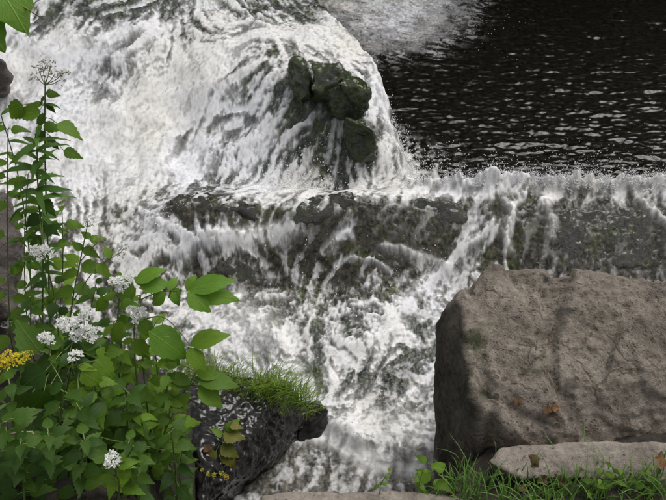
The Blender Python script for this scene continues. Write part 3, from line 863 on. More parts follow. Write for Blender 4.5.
def ledge_rock(poly, label, bias=0.012, seed=0.0, amp=0.05):
    w = np.array([PZ(u, v, z) for u, v, z in poly])[:, :2]
    lo, hi = w.min(0) - 0.03, w.max(0) + 0.03
    step = 0.009
    xs = np.arange(lo[0], hi[0], step); ys = np.arange(lo[1], hi[1], step)
    x, y = np.meshgrid(xs, ys)
    cl = np.vstack([w, w[:1]])
    sd_ = np.abs(sd_poly(x, y, cl))
    ins = np.zeros(x.shape, bool)
    for (ax, ay), (bx2, by2) in zip(cl[:-1], cl[1:]):
        c = ((ay > y) != (by2 > y)) & (x < (bx2 - ax) * (y - ay) / (by2 - ay + 1e-12) + ax)
        ins ^= c
    s = np.where(ins, sd_, -sd_)
    h, *_ = base_height(x, y)
    n = fbm2(x, y, 6, 4, 0.55, seed)
    rid = 1 - np.abs(fbm2(x, y * 1.4, 9, 4, 0.6, seed + 9)) * 4
    z = h + bias + amp * 1.6 * n + 0.02 * rid - 0.35 * sstep(0.02, -0.06, s + 0.05 * fbm2(x, y, 8, 3, 0.6, seed + 3))
    c0 = np.array([x.mean(), y.mean(), z.min()])
    m = mesh_np("ledge_rock", (np.stack([x, y, z], -1) - c0).reshape(-1, 3), grid_faces(*x.shape), M_LEDGE)
    # close it underneath
    bmx = bmesh.new(); bmx.from_mesh(m)
    be = [e for e in bmx.edges if e.is_boundary]
    ex = bmesh.ops.extrude_edge_only(bmx, edges=be)
    for g in ex['geom']:
        if isinstance(g, bmesh.types.BMVert): g.co.z = -0.1
    bmesh.ops.contextual_create(bmx, geom=[e for e in bmx.edges if e.is_boundary])
    bmx.to_mesh(m); bmx.free()
    for p_ in m.polygons: p_.use_smooth = True
    o = bpy.data.objects.new("ledge_rock", m); o.location = c0
    link(o, None, label, "rock", "wet ledge rocks in the rapids")
ledge_rock([(168,206,.36),(195,196,.37),(225,202,.37),(262,216,.34),(255,226,.33),(210,222,.33),(178,218,.33)], "dark wet ledge rock above the thick white foam band", -0.002, 1, .035)
ledge_rock([(286,222,.34),(310,208,.36),(345,200,.38),(368,202,.38),(360,214,.36),(320,232,.31),(290,238,.29)], "brown-green ledge rock in midstream below the foam boil", -0.012, 2, .035)
ledge_rock([(378,206,.37),(430,203,.37),(480,202,.36),(470,225,.30),(430,238,.27),(390,240,.27)], "wet ledge rock right of midstream under thin white trickles", -0.010, 3, .03)
ledge_rock([(520,204,.36),(600,204,.35),(760,208,.35),(760,262,.17),(600,268,.15),(500,262,.16),(515,230,.26)], "broad mossy ledge rock under thin water behind the boulder", -0.010, 4, .03)
ledge_rock([(355,256,.22),(385,250,.24),(405,256,.2),(400,268,.16),(370,268,.17)], "small dark ledge rock curled round by foam in midstream", -0.006, 5, .03)
ledge_rock([(196,262,.2),(230,256,.22),(262,268,.17),(288,288,.11),(250,292,.09),(205,280,.12)], "dark green ledge rock right of the bright compound leaves", -0.016, 6, .03)

# ------------------------------------------------------------------ leaves and flowers: shared meshes
def leaf_mesh(name, prof, n, width, teeth, fold, droop, mat, curl=0.0, wave=0.0):
    V, Fc, UV = [], [], []
    for k in range(n + 1):
        s = k / n
        w = width * prof(s) * (1 + (teeth if k % 2 else -teeth) * (0 < k < n))
        x = s
        z = -droop * s * s + 0.06 * math.sin(s * 3.0)
        for side in (-1, 0, 1):
            yv = side * w
            zz = z + abs(side) * (fold * w) + wave * side * math.sin(s * 9 + side) * w
            xx = x - (abs(side) * 0.04 * (k % 2 == 0))
            V.append((xx, yv, zz)); UV.append((s, side * prof(s)))
    for k in range(n):
        for c in (0, 1):
            a = k * 3 + c
            Fc.append((a, a + 1, a + 4, a + 3))
    m = bpy.data.meshes.new(name)
    m.from_pydata(V, [], Fc)
    ul = m.uv_layers.new(name="leafmap")
    for lp in m.loops: ul.data[lp.index].uv = UV[lp.vertex_index]
    for p in m.polygons: p.use_smooth = True
    m.materials.append(mat)
    return m

ov = lambda s: (math.sin(math.pi * min(1, s ** 0.60)) ** 0.9) * (1 - 0.3 * s)
la = lambda s: math.sin(math.pi * s ** 0.8) ** 0.9
el = lambda s: math.sin(math.pi * s ** 0.85) ** 1.0 * (1 - .1 * s)
OVATE = [leaf_mesh("ovate_leaf", ov, 12, 0.28 + 0.025 * k, 0.07, 0.3 - 0.14 * k, 0.1 + 0.15 * k, M_OVATE, wave=0.06 * k) for k in range(4)]
OVATE_D = [leaf_mesh("dark_ovate_leaf", ov, 12, 0.28 + 0.03 * k, 0.07, 0.3 - 0.15 * k, 0.08 + 0.15 * k, M_OVATE_D, wave=0.06 * k) for k in range(3)]
LANCE = [leaf_mesh("lance_leaf", la, 10, 0.085 + 0.015 * k, 0.05, 0.3, 0.15 + 0.2 * k, M_LANCE) for k in range(3)]
ELLIP = [leaf_mesh("elliptic_leaf", el, 12, 0.24 + 0.02 * k, 0.02, 0.2 - 0.12 * k, 0.08 + 0.1 * k, M_BRIGHT, wave=0.08) for k in range(3)]
ELLIP_D = [leaf_mesh("dull_elliptic_leaf", el, 12, 0.25, 0.02, 0.1, 0.15, M_OVATE, wave=0.08)]
YELL = [leaf_mesh("yellowing_leaf", ov, 12, 0.36, 0.07, 0.1, 0.2, M_YELLOWING, wave=0.1)]

def cluster_mesh(name, n, spread, floret, mat, seed):
    r = random.Random(seed)
    V, Fc = [], []
    for k in range(n):
        a = r.random() * 6.283; rr = spread * math.sqrt(r.random())
        c = np.array([rr * math.cos(a), rr * math.sin(a) * 0.8, 0.25 * spread - 0.4 * rr * rr / spread + r.uniform(-.003, .003)])
        for j in range(9):
            d = np.array([r.gauss(0, 1), r.gauss(0, 1), abs(r.gauss(0.3, .8))]); d /= np.linalg.norm(d)
            t = np.cross(d, [r.gauss(0, 1), r.gauss(0, 1), r.gauss(0, 1)]); t /= np.linalg.norm(t) + 1e-6
            L = floret * r.uniform(.6, 1.2); wd = floret * 0.28
            b = len(V)
            V += [c - t * wd * .4, c + d * L * .7 - t * wd, c + d * L, c + d * L * .7 + t * wd]
            Fc.append((b, b + 1, b + 2, b + 3))
    m = bpy.data.meshes.new(name); m.from_pydata([tuple(v) for v in V], [], Fc); m.materials.append(mat)
    return m
WHITE = [cluster_mesh("white_flower_cluster", 34, 0.026, 0.0085, M_WHITE, k) for k in range(4)]
BUDS = [cluster_mesh("bud_cluster", 16, 0.03, 0.0055, M_BUD, 20 + k) for k in range(3)]
YFL = [cluster_mesh("yellow_flower_spray", 34, 0.03, 0.006, M_YELLOW, 40 + k) for k in range(2)]

def orient(o, base, dirv, normal, length, width, origin):
    x = Vector(dirv).normalized(); nz = Vector(normal)
    nz = (nz - x * nz.dot(x))
    if nz.length < 1e-3: nz = Vector((0, 0, 1)) - x * x.z
    nz.normalize(); y = nz.cross(x)
    M = Matrix((x, y, nz)).transposed().to_4x4()
    S = Matrix.Diagonal((length, length * width, length, 1))
    o.matrix_basis = Matrix.Translation(Vector(np.asarray(base) - np.asarray(origin))) @ M @ S

class Plant:
    def __init__(s, name, base, label, cat="plant", group=None):
        s.base = np.asarray(base, float)
        s.root = empty(name, s.base, label=label, cat=cat, group=group)
        s.mb = MB(); s.paths = []
    def stem(s, pts, r0=0.004, r1=0.0022):
        pts = [np.asarray(p, float) for p in pts]
        if not s.paths:                   # root the first stem in the bank
            g = float(bank_z(pts[0][:1], pts[0][1:2])[0])
            if g > 0.05 and g < pts[0][2]: pts = [np.array([pts[0][0], pts[0][1], g - 0.02])] + pts
        # smooth resample
        out = []
        for k in range(len(pts) - 1):
            p0 = pts[max(k - 1, 0)]; p1 = pts[k]; p2 = pts[k + 1]; p3 = pts[min(k + 2, len(pts) - 1)]
            for t in np.linspace(0, 1, 6, endpoint=False):
                out.append(0.5 * ((2 * p1) + (-p0 + p2) * t + (2 * p0 - 5 * p1 + 4 * p2 - p3) * t * t + (-p0 + 3 * p1 - 3 * p2 + p3) * t ** 3))
        out.append(pts[-1])
        s.mb.tube(out, r0, r1); s.paths.append(out)
        return out
    def near(s, p):
        best = None
        for path in s.paths:
            for q_ in path:
                d = np.linalg.norm(q_ - p)
                if best is None or d < best[0]: best = (d, q_)
        return best[1]
    def leaf(s, base, tip, meshes, width=1.0, up=0.6, jit=0.3, petiole=True, name="leaf", label=None):
        base = np.asarray(base, float); tip = np.asarray(tip, float)
        o = bpy.data.objects.new(name, rnd.choice(meshes))
        d = tip - base; L = np.linalg.norm(d)
        tocam = CAM - base; tocam /= np.linalg.norm(tocam)
        n = up * np.array([0, 0, 1]) + (1 - up) * tocam + np.array([rnd.gauss(0, jit), rnd.gauss(0, jit), rnd.gauss(0, jit * .5)])
        orient(o, base, d, n, L, width, s.base)
        link(o, s.root, label)
        if petiole and s.paths:
            q_ = s.near(base)
            if np.linalg.norm(q_ - base) > 0.004:
                mid = (q_ + base) / 2 + np.array([0, 0, 0.006])
                s.mb.tube([q_, mid, base + d * 0.03], 0.0016, 0.0011, 4)
        return o
    def cluster(s, p, meshes, size=1.0, name="flower_cluster"):
        p = np.asarray(p, float)
        o = bpy.data.objects.new(name, rnd.choice(meshes))
        tocam = CAM - p; tocam /= np.linalg.norm(tocam)
        n = np.array([0, 0, 1]) * .6 + tocam * .5 + np.array([rnd.gauss(0, .2), rnd.gauss(0, .2), 0])
        a = rnd.random() * 6.28
        orient(o, p, np.array([math.cos(a), math.sin(a), 0]), n, size, 1.0, s.base)
        link(o, s.root)
        if s.paths:
            q_ = s.near(p)
            if np.linalg.norm(q_ - p) > 0.004:
                s.mb.tube([q_, (q_ + p) / 2 + np.array([0, 0, -.004]), p], 0.0014, 0.001, 4)
    def decussate(s, path, k0, k1, n, length, meshes, width=1.0, up=0.6, droop=0.25, rot=0.0, shrink=0.5):
        L = len(path) - 1
        for i in range(n):
            t = k0 + (k1 - k0) * i / max(1, n - 1)
            p = path[int(round(t * L))]
            a = rot + (math.pi / 2) * i + rnd.gauss(0, .25)
            l = length * (1 - shrink * (i / max(1, n - 1))) * rnd.uniform(.85, 1.15)
            for sgn in (0, math.pi):
                d = np.array([math.cos(a + sgn), math.sin(a + sgn), rnd.uniform(-.1, .35) - droop * .5])
                d /= np.linalg.norm(d)
                b = p + d * l * 0.22
                s.leaf(b, b + d * l, meshes, width, up, .22)
    def spiral(s, path, k0, k1, n, length, meshes, width=1.0, rise=0.2, shrink=0.4):
        L = len(path) - 1
        for i in range(n):
            t = k0 + (k1 - k0) * i / (n - 1)
            p = path[int(round(t * L))]
            a = i * 2.4 + rnd.gauss(0, .2)
            l = length * (1 - shrink * t) * rnd.uniform(.8, 1.15)
            d = np.array([math.cos(a), math.sin(a), rise + rnd.uniform(-.2, .3)]); d /= np.linalg.norm(d)
            s.leaf(p, p + d * l, meshes, width, .6, .15, False)
    def done(s):
        if s.mb.f:
            link(s.mb.build("stem", M_STEM, s.base), s.root)

PX = PD
# --- tall budding snakeroot by the left rock
p = Plant("snakeroot_plant", PX(52, 335, 2.42), "tallest leafy plant on the left topped with greenish-white bud clusters")
path = p.stem([PX(52, 335, 2.42), PX(48, 250, 2.2), PX(45, 160, 1.95), PX(45, 85, 1.78)], .0045, .002)
for (u, v) in [(38, 68), (46, 72), (55, 74), (64, 73), (50, 66), (60, 80), (36, 76), (42, 64)]:
    p.cluster(PX(u, v, 1.76), BUDS, 0.75, "bud_cluster")
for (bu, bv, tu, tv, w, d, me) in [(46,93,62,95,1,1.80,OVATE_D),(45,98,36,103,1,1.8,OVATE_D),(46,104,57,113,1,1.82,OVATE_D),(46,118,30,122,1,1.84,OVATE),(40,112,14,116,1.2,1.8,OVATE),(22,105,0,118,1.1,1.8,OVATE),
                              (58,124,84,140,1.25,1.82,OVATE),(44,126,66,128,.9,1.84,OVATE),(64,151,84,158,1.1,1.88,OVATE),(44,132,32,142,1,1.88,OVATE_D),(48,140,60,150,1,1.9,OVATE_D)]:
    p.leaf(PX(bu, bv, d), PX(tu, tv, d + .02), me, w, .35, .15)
p.decussate(path, .25, .9, 7, .08, OVATE, 1, .5)
p.done()
# --- goldenrods
p = Plant("goldenrod_plant", PX(44, 335, 2.36), "goldenrod with dense narrow leaves whorled up its upright stem")
path = p.stem([PX(44, 335, 2.36), PX(43, 260, 2.16), PX(38, 190, 1.98), PX(37, 138, 1.84)], .004, .002)
p.spiral(path, .45, 1.0, 46, .115, LANCE, .95, .2, .3); p.spiral(path, .1, .5, 12, .09, LANCE, 1, 0)
p.done()
p = Plant("goldenrod_plant", PX(34, 300, 2.3), "thin goldenrod leaning left with sparse narrow leaves above the brown rock")
path = p.stem([PX(34, 300, 2.3), PX(28, 240, 2.15), PX(18, 175, 1.98), PX(1, 115, 1.85)], .003, .0015)
p.spiral(path, .35, 1.0, 17, .085, LANCE, 1, .15, .3)
p.done()
# --- mid-height plants below
p = Plant("snakeroot_plant", PX(62, 360, 2.25), "snakeroot with a white flower head beside the brown rock")
path = p.stem([PX(62, 360, 2.25), PX(55, 300, 2.12), PX(44, 256, 2.0)], .004, .002)
for (u, v) in [(36,250),(44,249),(40,256),(49,252)]: p.cluster(PX(u, v, 1.98), WHITE, .75)
p.cluster(PX(28, 258, 1.98), BUDS, .7, "bud_cluster")
p.decussate(path, .2, .95, 6, .095, OVATE_D, 1, .5)
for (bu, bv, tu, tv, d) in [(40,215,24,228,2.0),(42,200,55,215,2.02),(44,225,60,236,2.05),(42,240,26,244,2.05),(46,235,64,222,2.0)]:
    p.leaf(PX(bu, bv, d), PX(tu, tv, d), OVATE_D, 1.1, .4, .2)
p.done()
p = Plant("snakeroot_plant", PX(68, 355, 2.2), "snakeroot arching right with small green bud clusters against the foam")
path = p.stem([PX(68, 355, 2.2), PX(72, 305, 2.1), PX(80, 262, 2.02), PX(88, 222, 1.95)], .004, .0015)
b2 = p.stem([PX(74, 300, 2.1), PX(95, 270, 2.02), PX(118, 254, 1.98)], .002, .0012)
b3 = p.stem([PX(80, 262, 2.02), PX(92, 248, 2.0), PX(100, 240, 1.98)], .002, .0012)
for (u, v) in [(87,218),(93,224),(85,225),(99,238),(103,242),(118,251),(124,248),(122,256),(76,232)]:
    p.cluster(PX(u, v, 1.97), BUDS, .55, "bud_cluster")
for (bu, bv, tu, tv, d) in [(82,250,70,240,2.0),(84,248,100,258,2.0),(78,262,62,252,2.04),(82,265,108,272,2.02),(78,272,58,276,2.06),(98,264,112,280,2.0),(110,258,104,244,1.98),(90,238,80,230,1.98),(76,285,96,300,2.06),(74,290,50,296,2.06),(90,240,104,236,1.98)]:
    p.leaf(PX(bu, bv, d), PX(tu, tv, d), OVATE, 1.0, .45, .2)
p.decussate(path, .1, .45, 3, .09, OVATE_D, 1, .5)
p.done()

def flowering(basepx, bd, toppx, td, heads, label, nleaf=8, length=.08, meshes=OVATE, extra=()):
    p = Plant("snakeroot_plant", PX(*basepx, bd), label)
    mid = ((basepx[0] + toppx[0]) / 2 + rnd.uniform(-8, 8), (basepx[1] + toppx[1]) / 2)
    path = p.stem([PX(*basepx, bd), PX(*mid, (bd + td) / 2), PX(*toppx, td)], .004, .002)
    for (u, v, s) in heads: p.cluster(PX(u, v, td - .02), WHITE, s)
    p.decussate(path, .12, .92, nleaf, length, meshes, 1, .5, .25, rnd.random() * 3)
    for (bu, bv, tu, tv, w, d) in extra: p.leaf(PX(bu, bv, d), PX(tu, tv, d + .01), meshes, w, .4, .2)
    p.done()

flowering((75, 425), 2.0, (74, 335), 1.78, [(64,322,.8),(72,328,.9),(82,322,.9),(88,331,.9),(85,312,.7),(92,338,.6),(78,335,.8)],
          "snakeroot with the largest white flower heads at left of centre", 8, .085, OVATE_D,
          [(62,345,40,340,1.2,1.75),(70,352,56,372,1.2,1.75),(84,348,104,340,1.1,1.76),(60,360,28,362,1.2,1.74),(45,372,12,392,1.3,1.7),(50,385,52,418,1.25,1.7),(30,395,8,418,1.2,1.68)])
flowering((55, 440), 1.9, (50, 350), 1.72, [(45,337,.75),(50,340,.6)], "snakeroot with one small white flower head left of the largest heads", 8, .085, OVATE_D,
          [(40,352,14,318,1.3,1.74),(64,385,48,398,1.2,1.68),(44,392,26,420,1.2,1.68)])
flowering((95, 440), 1.95, (76, 362), 1.74, [(75,356,.8)], "snakeroot with a single drooping white flower head below the largest heads", 8, .085, OVATE,
          [(82,372,106,388,1.1,1.74),(78,390,88,418,1.2,1.72),(96,360,118,384,1.1,1.78)])
flowering((122, 395), 2.1, (120, 290), 1.9, [(118,281,.7),(126,279,.8),(122,287,.8),(112,281,.6)], "snakeroot with white heads just left of the bright green leaves", 6, .095, OVATE,
          [(130,300,118,270,1.1,1.9),(108,300,90,312,1.1,1.92),(128,318,110,330,1,1.92)])
flowering((140, 400), 2.05, (134, 318), 1.88, [(132,309,.7),(139,312,.9),(136,318,.7)], "snakeroot with white head under the bright green leaves", 6, .09, OVATE,
          [(140,322,158,340,1.1,1.88),(125,325,104,342,1.1,1.9),(135,340,150,362,1.1,1.9)])
flowering((118, 500), 1.8, (113, 465), 1.66, [(112,459,.9),(108,463,.5)], "low snakeroot with one white head near the bottom left", 4, .085, OVATE,
          [(104,462,88,446,1,1.66),(118,466,140,458,1,1.66),(118,470,138,480,1,1.66),(104,468,76,474,1.1,1.66),(120,462,128,448,.9,1.66)])

# --- compound-leaved sapling reaching over the water
p = Plant("ash_sapling", PX(150, 425, 2.1), "sapling with bright green compound leaves reaching right over the foam", "sapling")
path = p.stem([PX(150, 425, 2.1), PX(142, 350, 1.98), PX(140, 295, 1.88)], .005, .003)
b1 = p.stem([PX(140, 300, 1.9), PX(160, 292, 1.84), PX(184, 291, 1.82), PX(200, 292, 1.82)], .0022, .0012)
b2 = p.stem([PX(141, 320, 1.92), PX(165, 318, 1.86), PX(190, 345, 1.84)], .0022, .0012)
for (bu, bv, tu, tv, w, d, me) in [
    (187,291,196,274,1.35,1.82,ELLIP),(190,290,236,279,1.0,1.81,ELLIP),(192,293,240,297,.85,1.82,ELLIP),(188,293,211,312,1.35,1.80,ELLIP),(182,290,166,298,1.1,1.82,ELLIP),
    (148,285,132,276,1.0,1.84,ELLIP),(136,282,166,268,1.2,1.83,ELLIP),(140,288,172,282,1.1,1.82,ELLIP),(166,293,148,306,1.1,1.82,ELLIP),(172,292,180,306,1.2,1.82,ELLIP),(168,290,178,276,1.1,1.82,ELLIP),
    (150,332,188,358,1.25,1.84,ELLIP),(152,330,182,334,1.0,1.85,ELLIP),(190,345,230,332,1.2,1.86,ELLIP_D),(188,348,206,372,1.2,1.85,ELLIP_D),(162,326,150,344,1.2,1.86,ELLIP),
    (132,300,116,308,1.0,1.86,ELLIP),(140,312,126,300,1.0,1.86,ELLIP)]:
    p.leaf(PX(bu, bv, d), PX(tu, tv, d + rnd.uniform(-.01, .02)), me, w, .35, .15)
p.done()
# --- low dull-leaved sapling by the grass tuft
p = Plant("ash_sapling", PX(160, 450, 2.02), "low sapling with dull green leaflets between grass tuft and black rock", "sapling")
path = p.stem([PX(160, 450, 2.02), PX(176, 408, 1.97), PX(196, 372, 1.9)], .003, .0015)
for (bu, bv, tu, tv, w, d) in [(196,378,240,385,1.0,1.9),(198,386,224,408,1.2,1.9),(196,372,222,376,1.2,1.9),(190,384,166,372,1.1,1.9),(190,395,168,408,1.1,1.92),(186,405,160,392,1.1,1.92),(180,365,160,350,1.1,1.9),(176,372,190,392,1.1,1.9)]:
    p.leaf(PX(bu, bv, d), PX(tu, tv, d), ELLIP_D, w, .45, .2)
p.done()
p = Plant("bramble", PX(225, 455, 2.52), "small bramble with yellowing leaves in front of the black rock", "bramble")
path = p.stem([PX(215, 470, 2.52), PX(222, 440, 2.47), PX(232, 422, 2.42)], .003, .0015)
for (bu, bv, tu, tv, w, d, me) in [(224,434,246,438,1.2,2.42,YELL),(226,430,240,420,1.1,2.42,OVATE),(222,436,210,428,1.1,2.42,OVATE),(222,446,240,458,1.1,2.42,YELL),(216,452,204,462,1.1,2.42,YELL),(224,452,236,470,1,2.42,YELL),(230,425,244,428,.9,2.42,YELL)]:
    p.leaf(PX(bu, bv, d), PX(tu, tv, d), me, w, .45, .2)
p.done()

# --- background leaf mass on the bank: more stems
FILL = [((8, 470), 1.66, "leafy plant at the far left bottom corner"), ((40, 480), 1.66, "broad-leaved plant right of the bottom left corner plant"), ((78, 485), 1.68, "broad-leaved plant between bottom left corner and low white head"),
        ((20, 430), 1.75, "dark leafy plant under the yellow flowers"), ((100, 430), 1.9, "dark leafy plant below the drooping white flower head"), ((150, 460), 1.95, "leafy plant right of the low white flower head"),
        ((178, 480), 1.95, "leafy plant left of the bramble at the bottom"), ((165, 420), 2.0, "shaded leafy plant between the two saplings"), ((30, 345), 2.05, "dark big-leaved plant just right of the brown rock's foot"),
        ((110, 370), 2.1, "shaded leafy plant behind the largest white flower heads"), ((160, 375), 2.1, "leafy plant under the bright green compound leaves"), ((62, 400), 1.9, "dark leafy plant in the middle of the left thicket"),
        ((88, 455), 1.8, "low leafy plant just above left of the low white head"), ((128, 440), 1.92, "shaded leafy plant above right of the low white head"), ((140, 490), 1.8, "low leafy plant right beside the low white head"),
        ((55, 440), 1.75, "leafy plant right of the dry straw stalks"), ((130, 400), 2.05, "shaded leafy plant left of the low sapling's leaves"), ((85, 385), 1.95, "shaded leafy plant under the drooping white head"),
        ((25, 490), 1.62, "front leafy plant at the bottom edge near the left corner")]
for (b, d, lab) in FILL:
    p = Plant("leafy_plant", PX(b[0], min(b[1] + 25, 520), d + .1), lab)
    lean = rnd.uniform(-14, 14)
    path = p.stem([PX(b[0], min(b[1] + 25, 520), d + .1), PX(b[0] + lean * .4, b[1] - 10, d), PX(b[0] + lean, b[1] - 48, d - .14)], .0035, .002)
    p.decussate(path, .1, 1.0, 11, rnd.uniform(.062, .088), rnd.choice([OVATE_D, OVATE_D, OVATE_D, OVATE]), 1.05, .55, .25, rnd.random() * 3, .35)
    p.done()

# --- more stems among the tall ones
for (u0, v0, d0, u1, v1, d1, n, L, me, lab) in [
        (58, 345, 2.4, 62, 205, 1.98, 9, .075, OVATE, "slender leafy stem just right of the dense goldenrod"),
        (30, 345, 2.38, 28, 175, 1.95, 10, .075, OVATE, "slender leafy stem between the thin and the dense goldenrod"),
        (12, 345, 2.3, 8, 130, 1.85, 10, .08, OVATE, "slender leafy stem at the left edge above the brown rock"),
        (88, 365, 2.25, 96, 285, 2.0, 7, .07, OVATE_D, "short leafy stem left of the heads under the bright leaves"),
        (108, 415, 2.05, 100, 345, 1.82, 7, .075, OVATE, "short bushy stem right of the largest white flower heads"),
        (160, 450, 2.02, 172, 398, 1.9, 7, .065, OVATE, "small-leaved stem left of the low sapling"),
        (180, 480, 2.0, 186, 436, 1.9, 6, .06, OVATE_D, "small-leaved stem left of the bramble")]:
    p = Plant("leafy_plant", PX(u0, v0, d0), lab)
    path = p.stem([PX(u0, v0, d0), PX((u0 + u1) / 2 + rnd.uniform(-5, 5), (v0 + v1) / 2, (d0 + d1) / 2), PX(u1, v1, d1)], .003, .0015)
    p.decussate(path, .25, 1.0, n, L, me, 1, .5, .25, rnd.random() * 3, .4)
    p.done()
# --- yellow flowers at the left edge and by the rock
p = Plant("goldenrod_plant", PX(8, 420, 1.85), "goldenrod with a bright yellow flower spray at the left edge")
path = p.stem([PX(-6, 420, 1.85), PX(-4, 385, 1.75), PX(6, 364, 1.7)], .003, .002)
for (u, v, s) in [(2,364,.8),(10,362,.8),(18,358,.8),(24,360,.6),(6,356,.7),(-4,360,.8),(28,354,.45)]: p.cluster(PX(u, v, 1.69), YFL, s, "flower_spray")
p.spiral(path, .1, .9, 10, .07, LANCE); p.done()
p = Plant("goldenrod_plant", PX(205, 490, 2.42), "small goldenrod with yellow flowers in front of the black rock")
path = p.stem([PX(200, 492, 2.42), PX(206, 478, 2.38), PX(222, 472, 2.36)], .002, .0012)
for (u, v, s) in [(208,474,.3),(214,475,.35),(222,474,.45),(226,477,.4),(202,470,.25)]: p.cluster(PX(u, v, 2.36), YFL, s, "flower_spray")
p.spiral(path, .1, .9, 6, .04, LANCE); p.done()

# --- overhanging leaf, top left
p = Plant("tree_branch", PX(-20, -14, 1.22), "overhanging twig with a broad green leaf in the top left corner", "branch")
tw = MB()
tpath = [PX(-30, -30, 1.25), PX(5, -6, 1.2), PX(25, 8, 1.19), PX(45, 20, 1.18)]
tw.tube(tpath, .0016, .0009, 5)
link(tw.build("twig", M_TWIG, p.base), p.root)
p.leaf(PX(-16, -34, 1.2), PX(25, 26, 1.17), ELLIP, 1.5, .2, .05, False)
p.leaf(PX(-26, 2, 1.2), PX(0, 44, 1.17), ELLIP, 1.1, .2, .05, False)
p.done()

# ------------------------------------------------------------------ grass
def grass(name, label, spots, mat, hmin, hmax, w, lean, n_each, spread):
    V, Fc = [], []
    for (pt) in spots:
        for k in range(n_each):
            b = np.asarray(pt, float) + np.array([rnd.gauss(0, spread), rnd.gauss(0, spread), 0])
            b[2] = float(bank_z(np.array([b[0]]), np.array([b[1]]))[0]) - 0.01 if pt[2] is None or True else b[2]
            b[2] = max(b[2], pt[2] - 0.03)
            h = hmin + (hmax - hmin) * rnd.random() ** 1.6; a = rnd.random() * 6.283
            ln = lean + np.array([math.cos(a), math.sin(a), 0]) * rnd.uniform(.1, .7)
            side = np.array([-ln[1], ln[0], 0]); side = side / (np.linalg.norm(side) + 1e-6) * w * rnd.uniform(.6, 1.2)
            i0 = len(V); S = 4
            for j in range(S + 1):
                t = j / S
                c = b + np.array([0, 0, 1]) * h * (t - .35 * t * t) + ln * h * t * t * .9
                ww = side * (1 - t ** 1.5) * .5 + side * .02
                V.append(c - ww); V.append(c + ww)
            for j in range(S): Fc.append((i0 + 2 * j, i0 + 2 * j + 1, i0 + 2 * j + 3, i0 + 2 * j + 2))
    m = mesh_np(name, np.array(V), np.array(Fc), mat)
    link(bpy.data.objects.new(name, m), kind="stuff", label=label, cat="grass")
sp = []
for k in range(84):
    t = rnd.random()
    u = 176 + t * 130 + rnd.gauss(0, 5); v = 368 + 26 * abs(t - .1) + rnd.gauss(0, 5)
    sp.append(PZ(u, v + 5, .25))
grass("grass_tuft", "bright green grass tuft hanging over the black rock by the foam", sp, M_GRASS, 0.05, .20, .0036, np.array([.45, .05, 0]), 20, .024)
sp = []
for k in range(32):
    u = 425 + rnd.random() ** .8 * 240; v = 484 + rnd.gauss(0, 7) - (u < 500) * 6
    sp.append(PZ(u, v + 8, .80))
grass("bank_grass", "dark green grass growing along the bottom right in front of the slab", sp, M_GRASS2, .05, .15, .0055, np.array([-.05, .1, 0]), 16, .028)

# weeds bottom right
def weed(pxs, d, label, meshes, length, n):
    base = PZ(*pxs, d)
    p = Plant("weed", base, label, "weed")
    path = p.stem([base - np.array([0, 0, .02]), base + np.array([0, 0, .04]), base + np.array([rnd.uniform(-.02, .02), .01, .08])], .002, .0012)
    p.decussate(path, .3, 1.0, n, length, meshes, 1, .6, .1, rnd.random() * 3, .4)
    p.done()
weed((432, 484), .79, "weed with pointed toothed leaves at the left end of the bank grass", OVATE, .06, 4)
weed((418, 492), .815, "tiny weed on the edge stone left of the bank grass", OVATE, .03, 3)
weed((590, 492), .81, "round-leaved weed in front of the slab, left of its neighbour", OVATE, .032, 4)
weed((612, 488), .815, "round-leaved weed in front of the slab, middle of three", OVATE, .032, 4)
weed((640, 490), .82, "round-leaved weed in front of the slab near the right edge", OVATE, .032, 4)
weed((380, 493), .815, "tiny low weed on the middle of the edge stone", OVATE, .026, 3)

# ------------------------------------------------------------------ fallen leaves, twigs, straw
def dead_mesh(seed):
    r = random.Random(seed)
    m = leaf_mesh("dead_leaf", el, 8, .33, .1, r.uniform(-.4, .7), r.uniform(-.3, .5), M_DEAD, wave=.6)
    return m
DEAD = [dead_mesh(k) for k in range(4)]
dg = bpy.context.evaluated_depsgraph_get(); dg.update()
def surface_hit(u, v):
    r = ray(u, v); d = Vector(r).normalized()
    ok, loc, nor, *_ = scene.ray_cast(dg, Vector(CAM), d)
    return (np.array(loc), np.array(nor)) if ok else (PZ(u, v, .8), np.array([0, 0, 1.0]))
def fallen(u, v, L, label, mesh_i, ang):
    p_, n_ = surface_hit(u, v)
    o = bpy.data.objects.new("fallen_leaf", DEAD[mesh_i])
    d = np.array([math.cos(ang), math.sin(ang), 0.1])
    orient(o, p_ + n_ * .007 - d * L * .5, d, n_, L, 1.0, (0, 0, 0))
    link(o, None, label, "leaf", "fallen brown leaves")
fallen(547, 409, .036, "curled brown leaf at the crack in the middle of the boulder", 0, .4)
fallen(553, 404, .040, "dark purplish dead leaf uppermost in the boulder's crack", 1, 1.6)
fallen(551, 413, .030, "pale brown dead leaf lowest in the boulder's crack", 2, 2.6)
fallen(519, 400, .038, "flat reddish brown leaf alone on the boulder's left part", 3, .6)
fallen(596, 316, .014, "tiny red leaf scrap high on the boulder", 1, .9)
fallen(534, 462, .05, "long tan dead leaf lying on the slab's left end", 2, -.9)
fallen(543, 478, .04, "rust-brown dead leaf in the grass before the slab", 0, .2)
fallen(561, 481, .04, "rust-brown dead leaf right of another before the slab", 3, 2.2)
fallen(661, 462, .045, "dark brown dead leaf on the slab at the right edge", 1, 1.3)
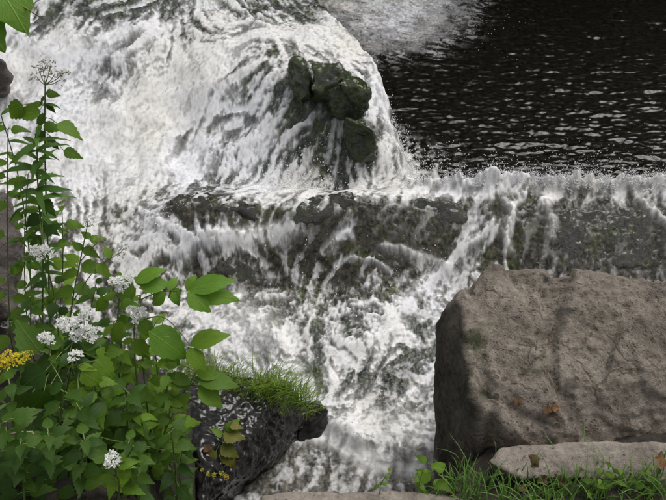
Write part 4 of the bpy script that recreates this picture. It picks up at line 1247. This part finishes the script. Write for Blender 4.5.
fallen(526, 490, .04, "brown dead leaf under the grass at the bottom edge", 2, .5)
fallen(455, 494, .04, "brown dead leaf at the right end of the edge stone", 3, .1)
fallen(208, 448, .045, "brown dead leaf beside the bramble's stem", 0, .8)
def twig(pts, label, r=.0014, mat=M_TWIG, name="twig", lift=.004):
    hp = [surface_hit(u, v) for u, v in pts]
    w = [a + n * lift for a, n in hp]
    mb = MB(); mb.tube(w, r, r * .6, 5)
    o = mb.build(name, mat, w[0]); o.location = w[0]
    link(o, None, label, "twig" if name == "twig" else "stalk")
twig([(548, 372), (553, 384), (558, 396)], "thin pale twig leaning above the leaves in the boulder's crack", .0012, M_STRAW)
def stalk(pts, d, label, r=.0016, mat=M_STRAW):
    w = [PX(u, v, dd) for (u, v), dd in zip(pts, d)]
    mb = MB(); mb.tube(w, r, r * .5, 5)
    o = mb.build("dry_stalk", mat, w[0]); o.location = w[0]
    link(o, None, label, "stalk", "dry stalks on the left bank")
stalk([(0, 438), (18, 432), (32, 432), (39, 442)], (1.62, 1.62, 1.62, 1.62), "arched dry straw stalk, upper of two at the left edge", .003)
stalk([(0, 452), (16, 448), (28, 446), (35, 448)], (1.62, 1.62, 1.62, 1.62), "arched dry straw stalk, lower of two at the left edge", .0026)
stalk([(78, 430), (110, 440), (150, 447), (185, 455)], (1.8, 1.82, 1.86, 1.9), "long green-brown stalk lying across the shaded bank", .0022, M_STEM)

def litter():
    mb = MB()
    for k in range(700):
        x = rnd.uniform(-1.5, .9); y = rnd.uniform(.6, 1.8)
        z = float(bank_z(np.array([x]), np.array([y]))[0])
        if z < .2: continue
        a = rnd.random() * 6.28; L = rnd.uniform(.02, .09)
        d = np.array([math.cos(a) * L, math.sin(a) * L, rnd.uniform(-.004, .02)])
        mb.tube([np.array([x, y, z + .004]), np.array([x, y, z + .008]) + d], rnd.uniform(.0007, .0018), .0006, 3)
    o = mb.build("leaf_litter", M_TWIG)
    link(o, kind="stuff", label="dry twigs and stalk litter scattered over the bank soil", cat="litter")
litter()
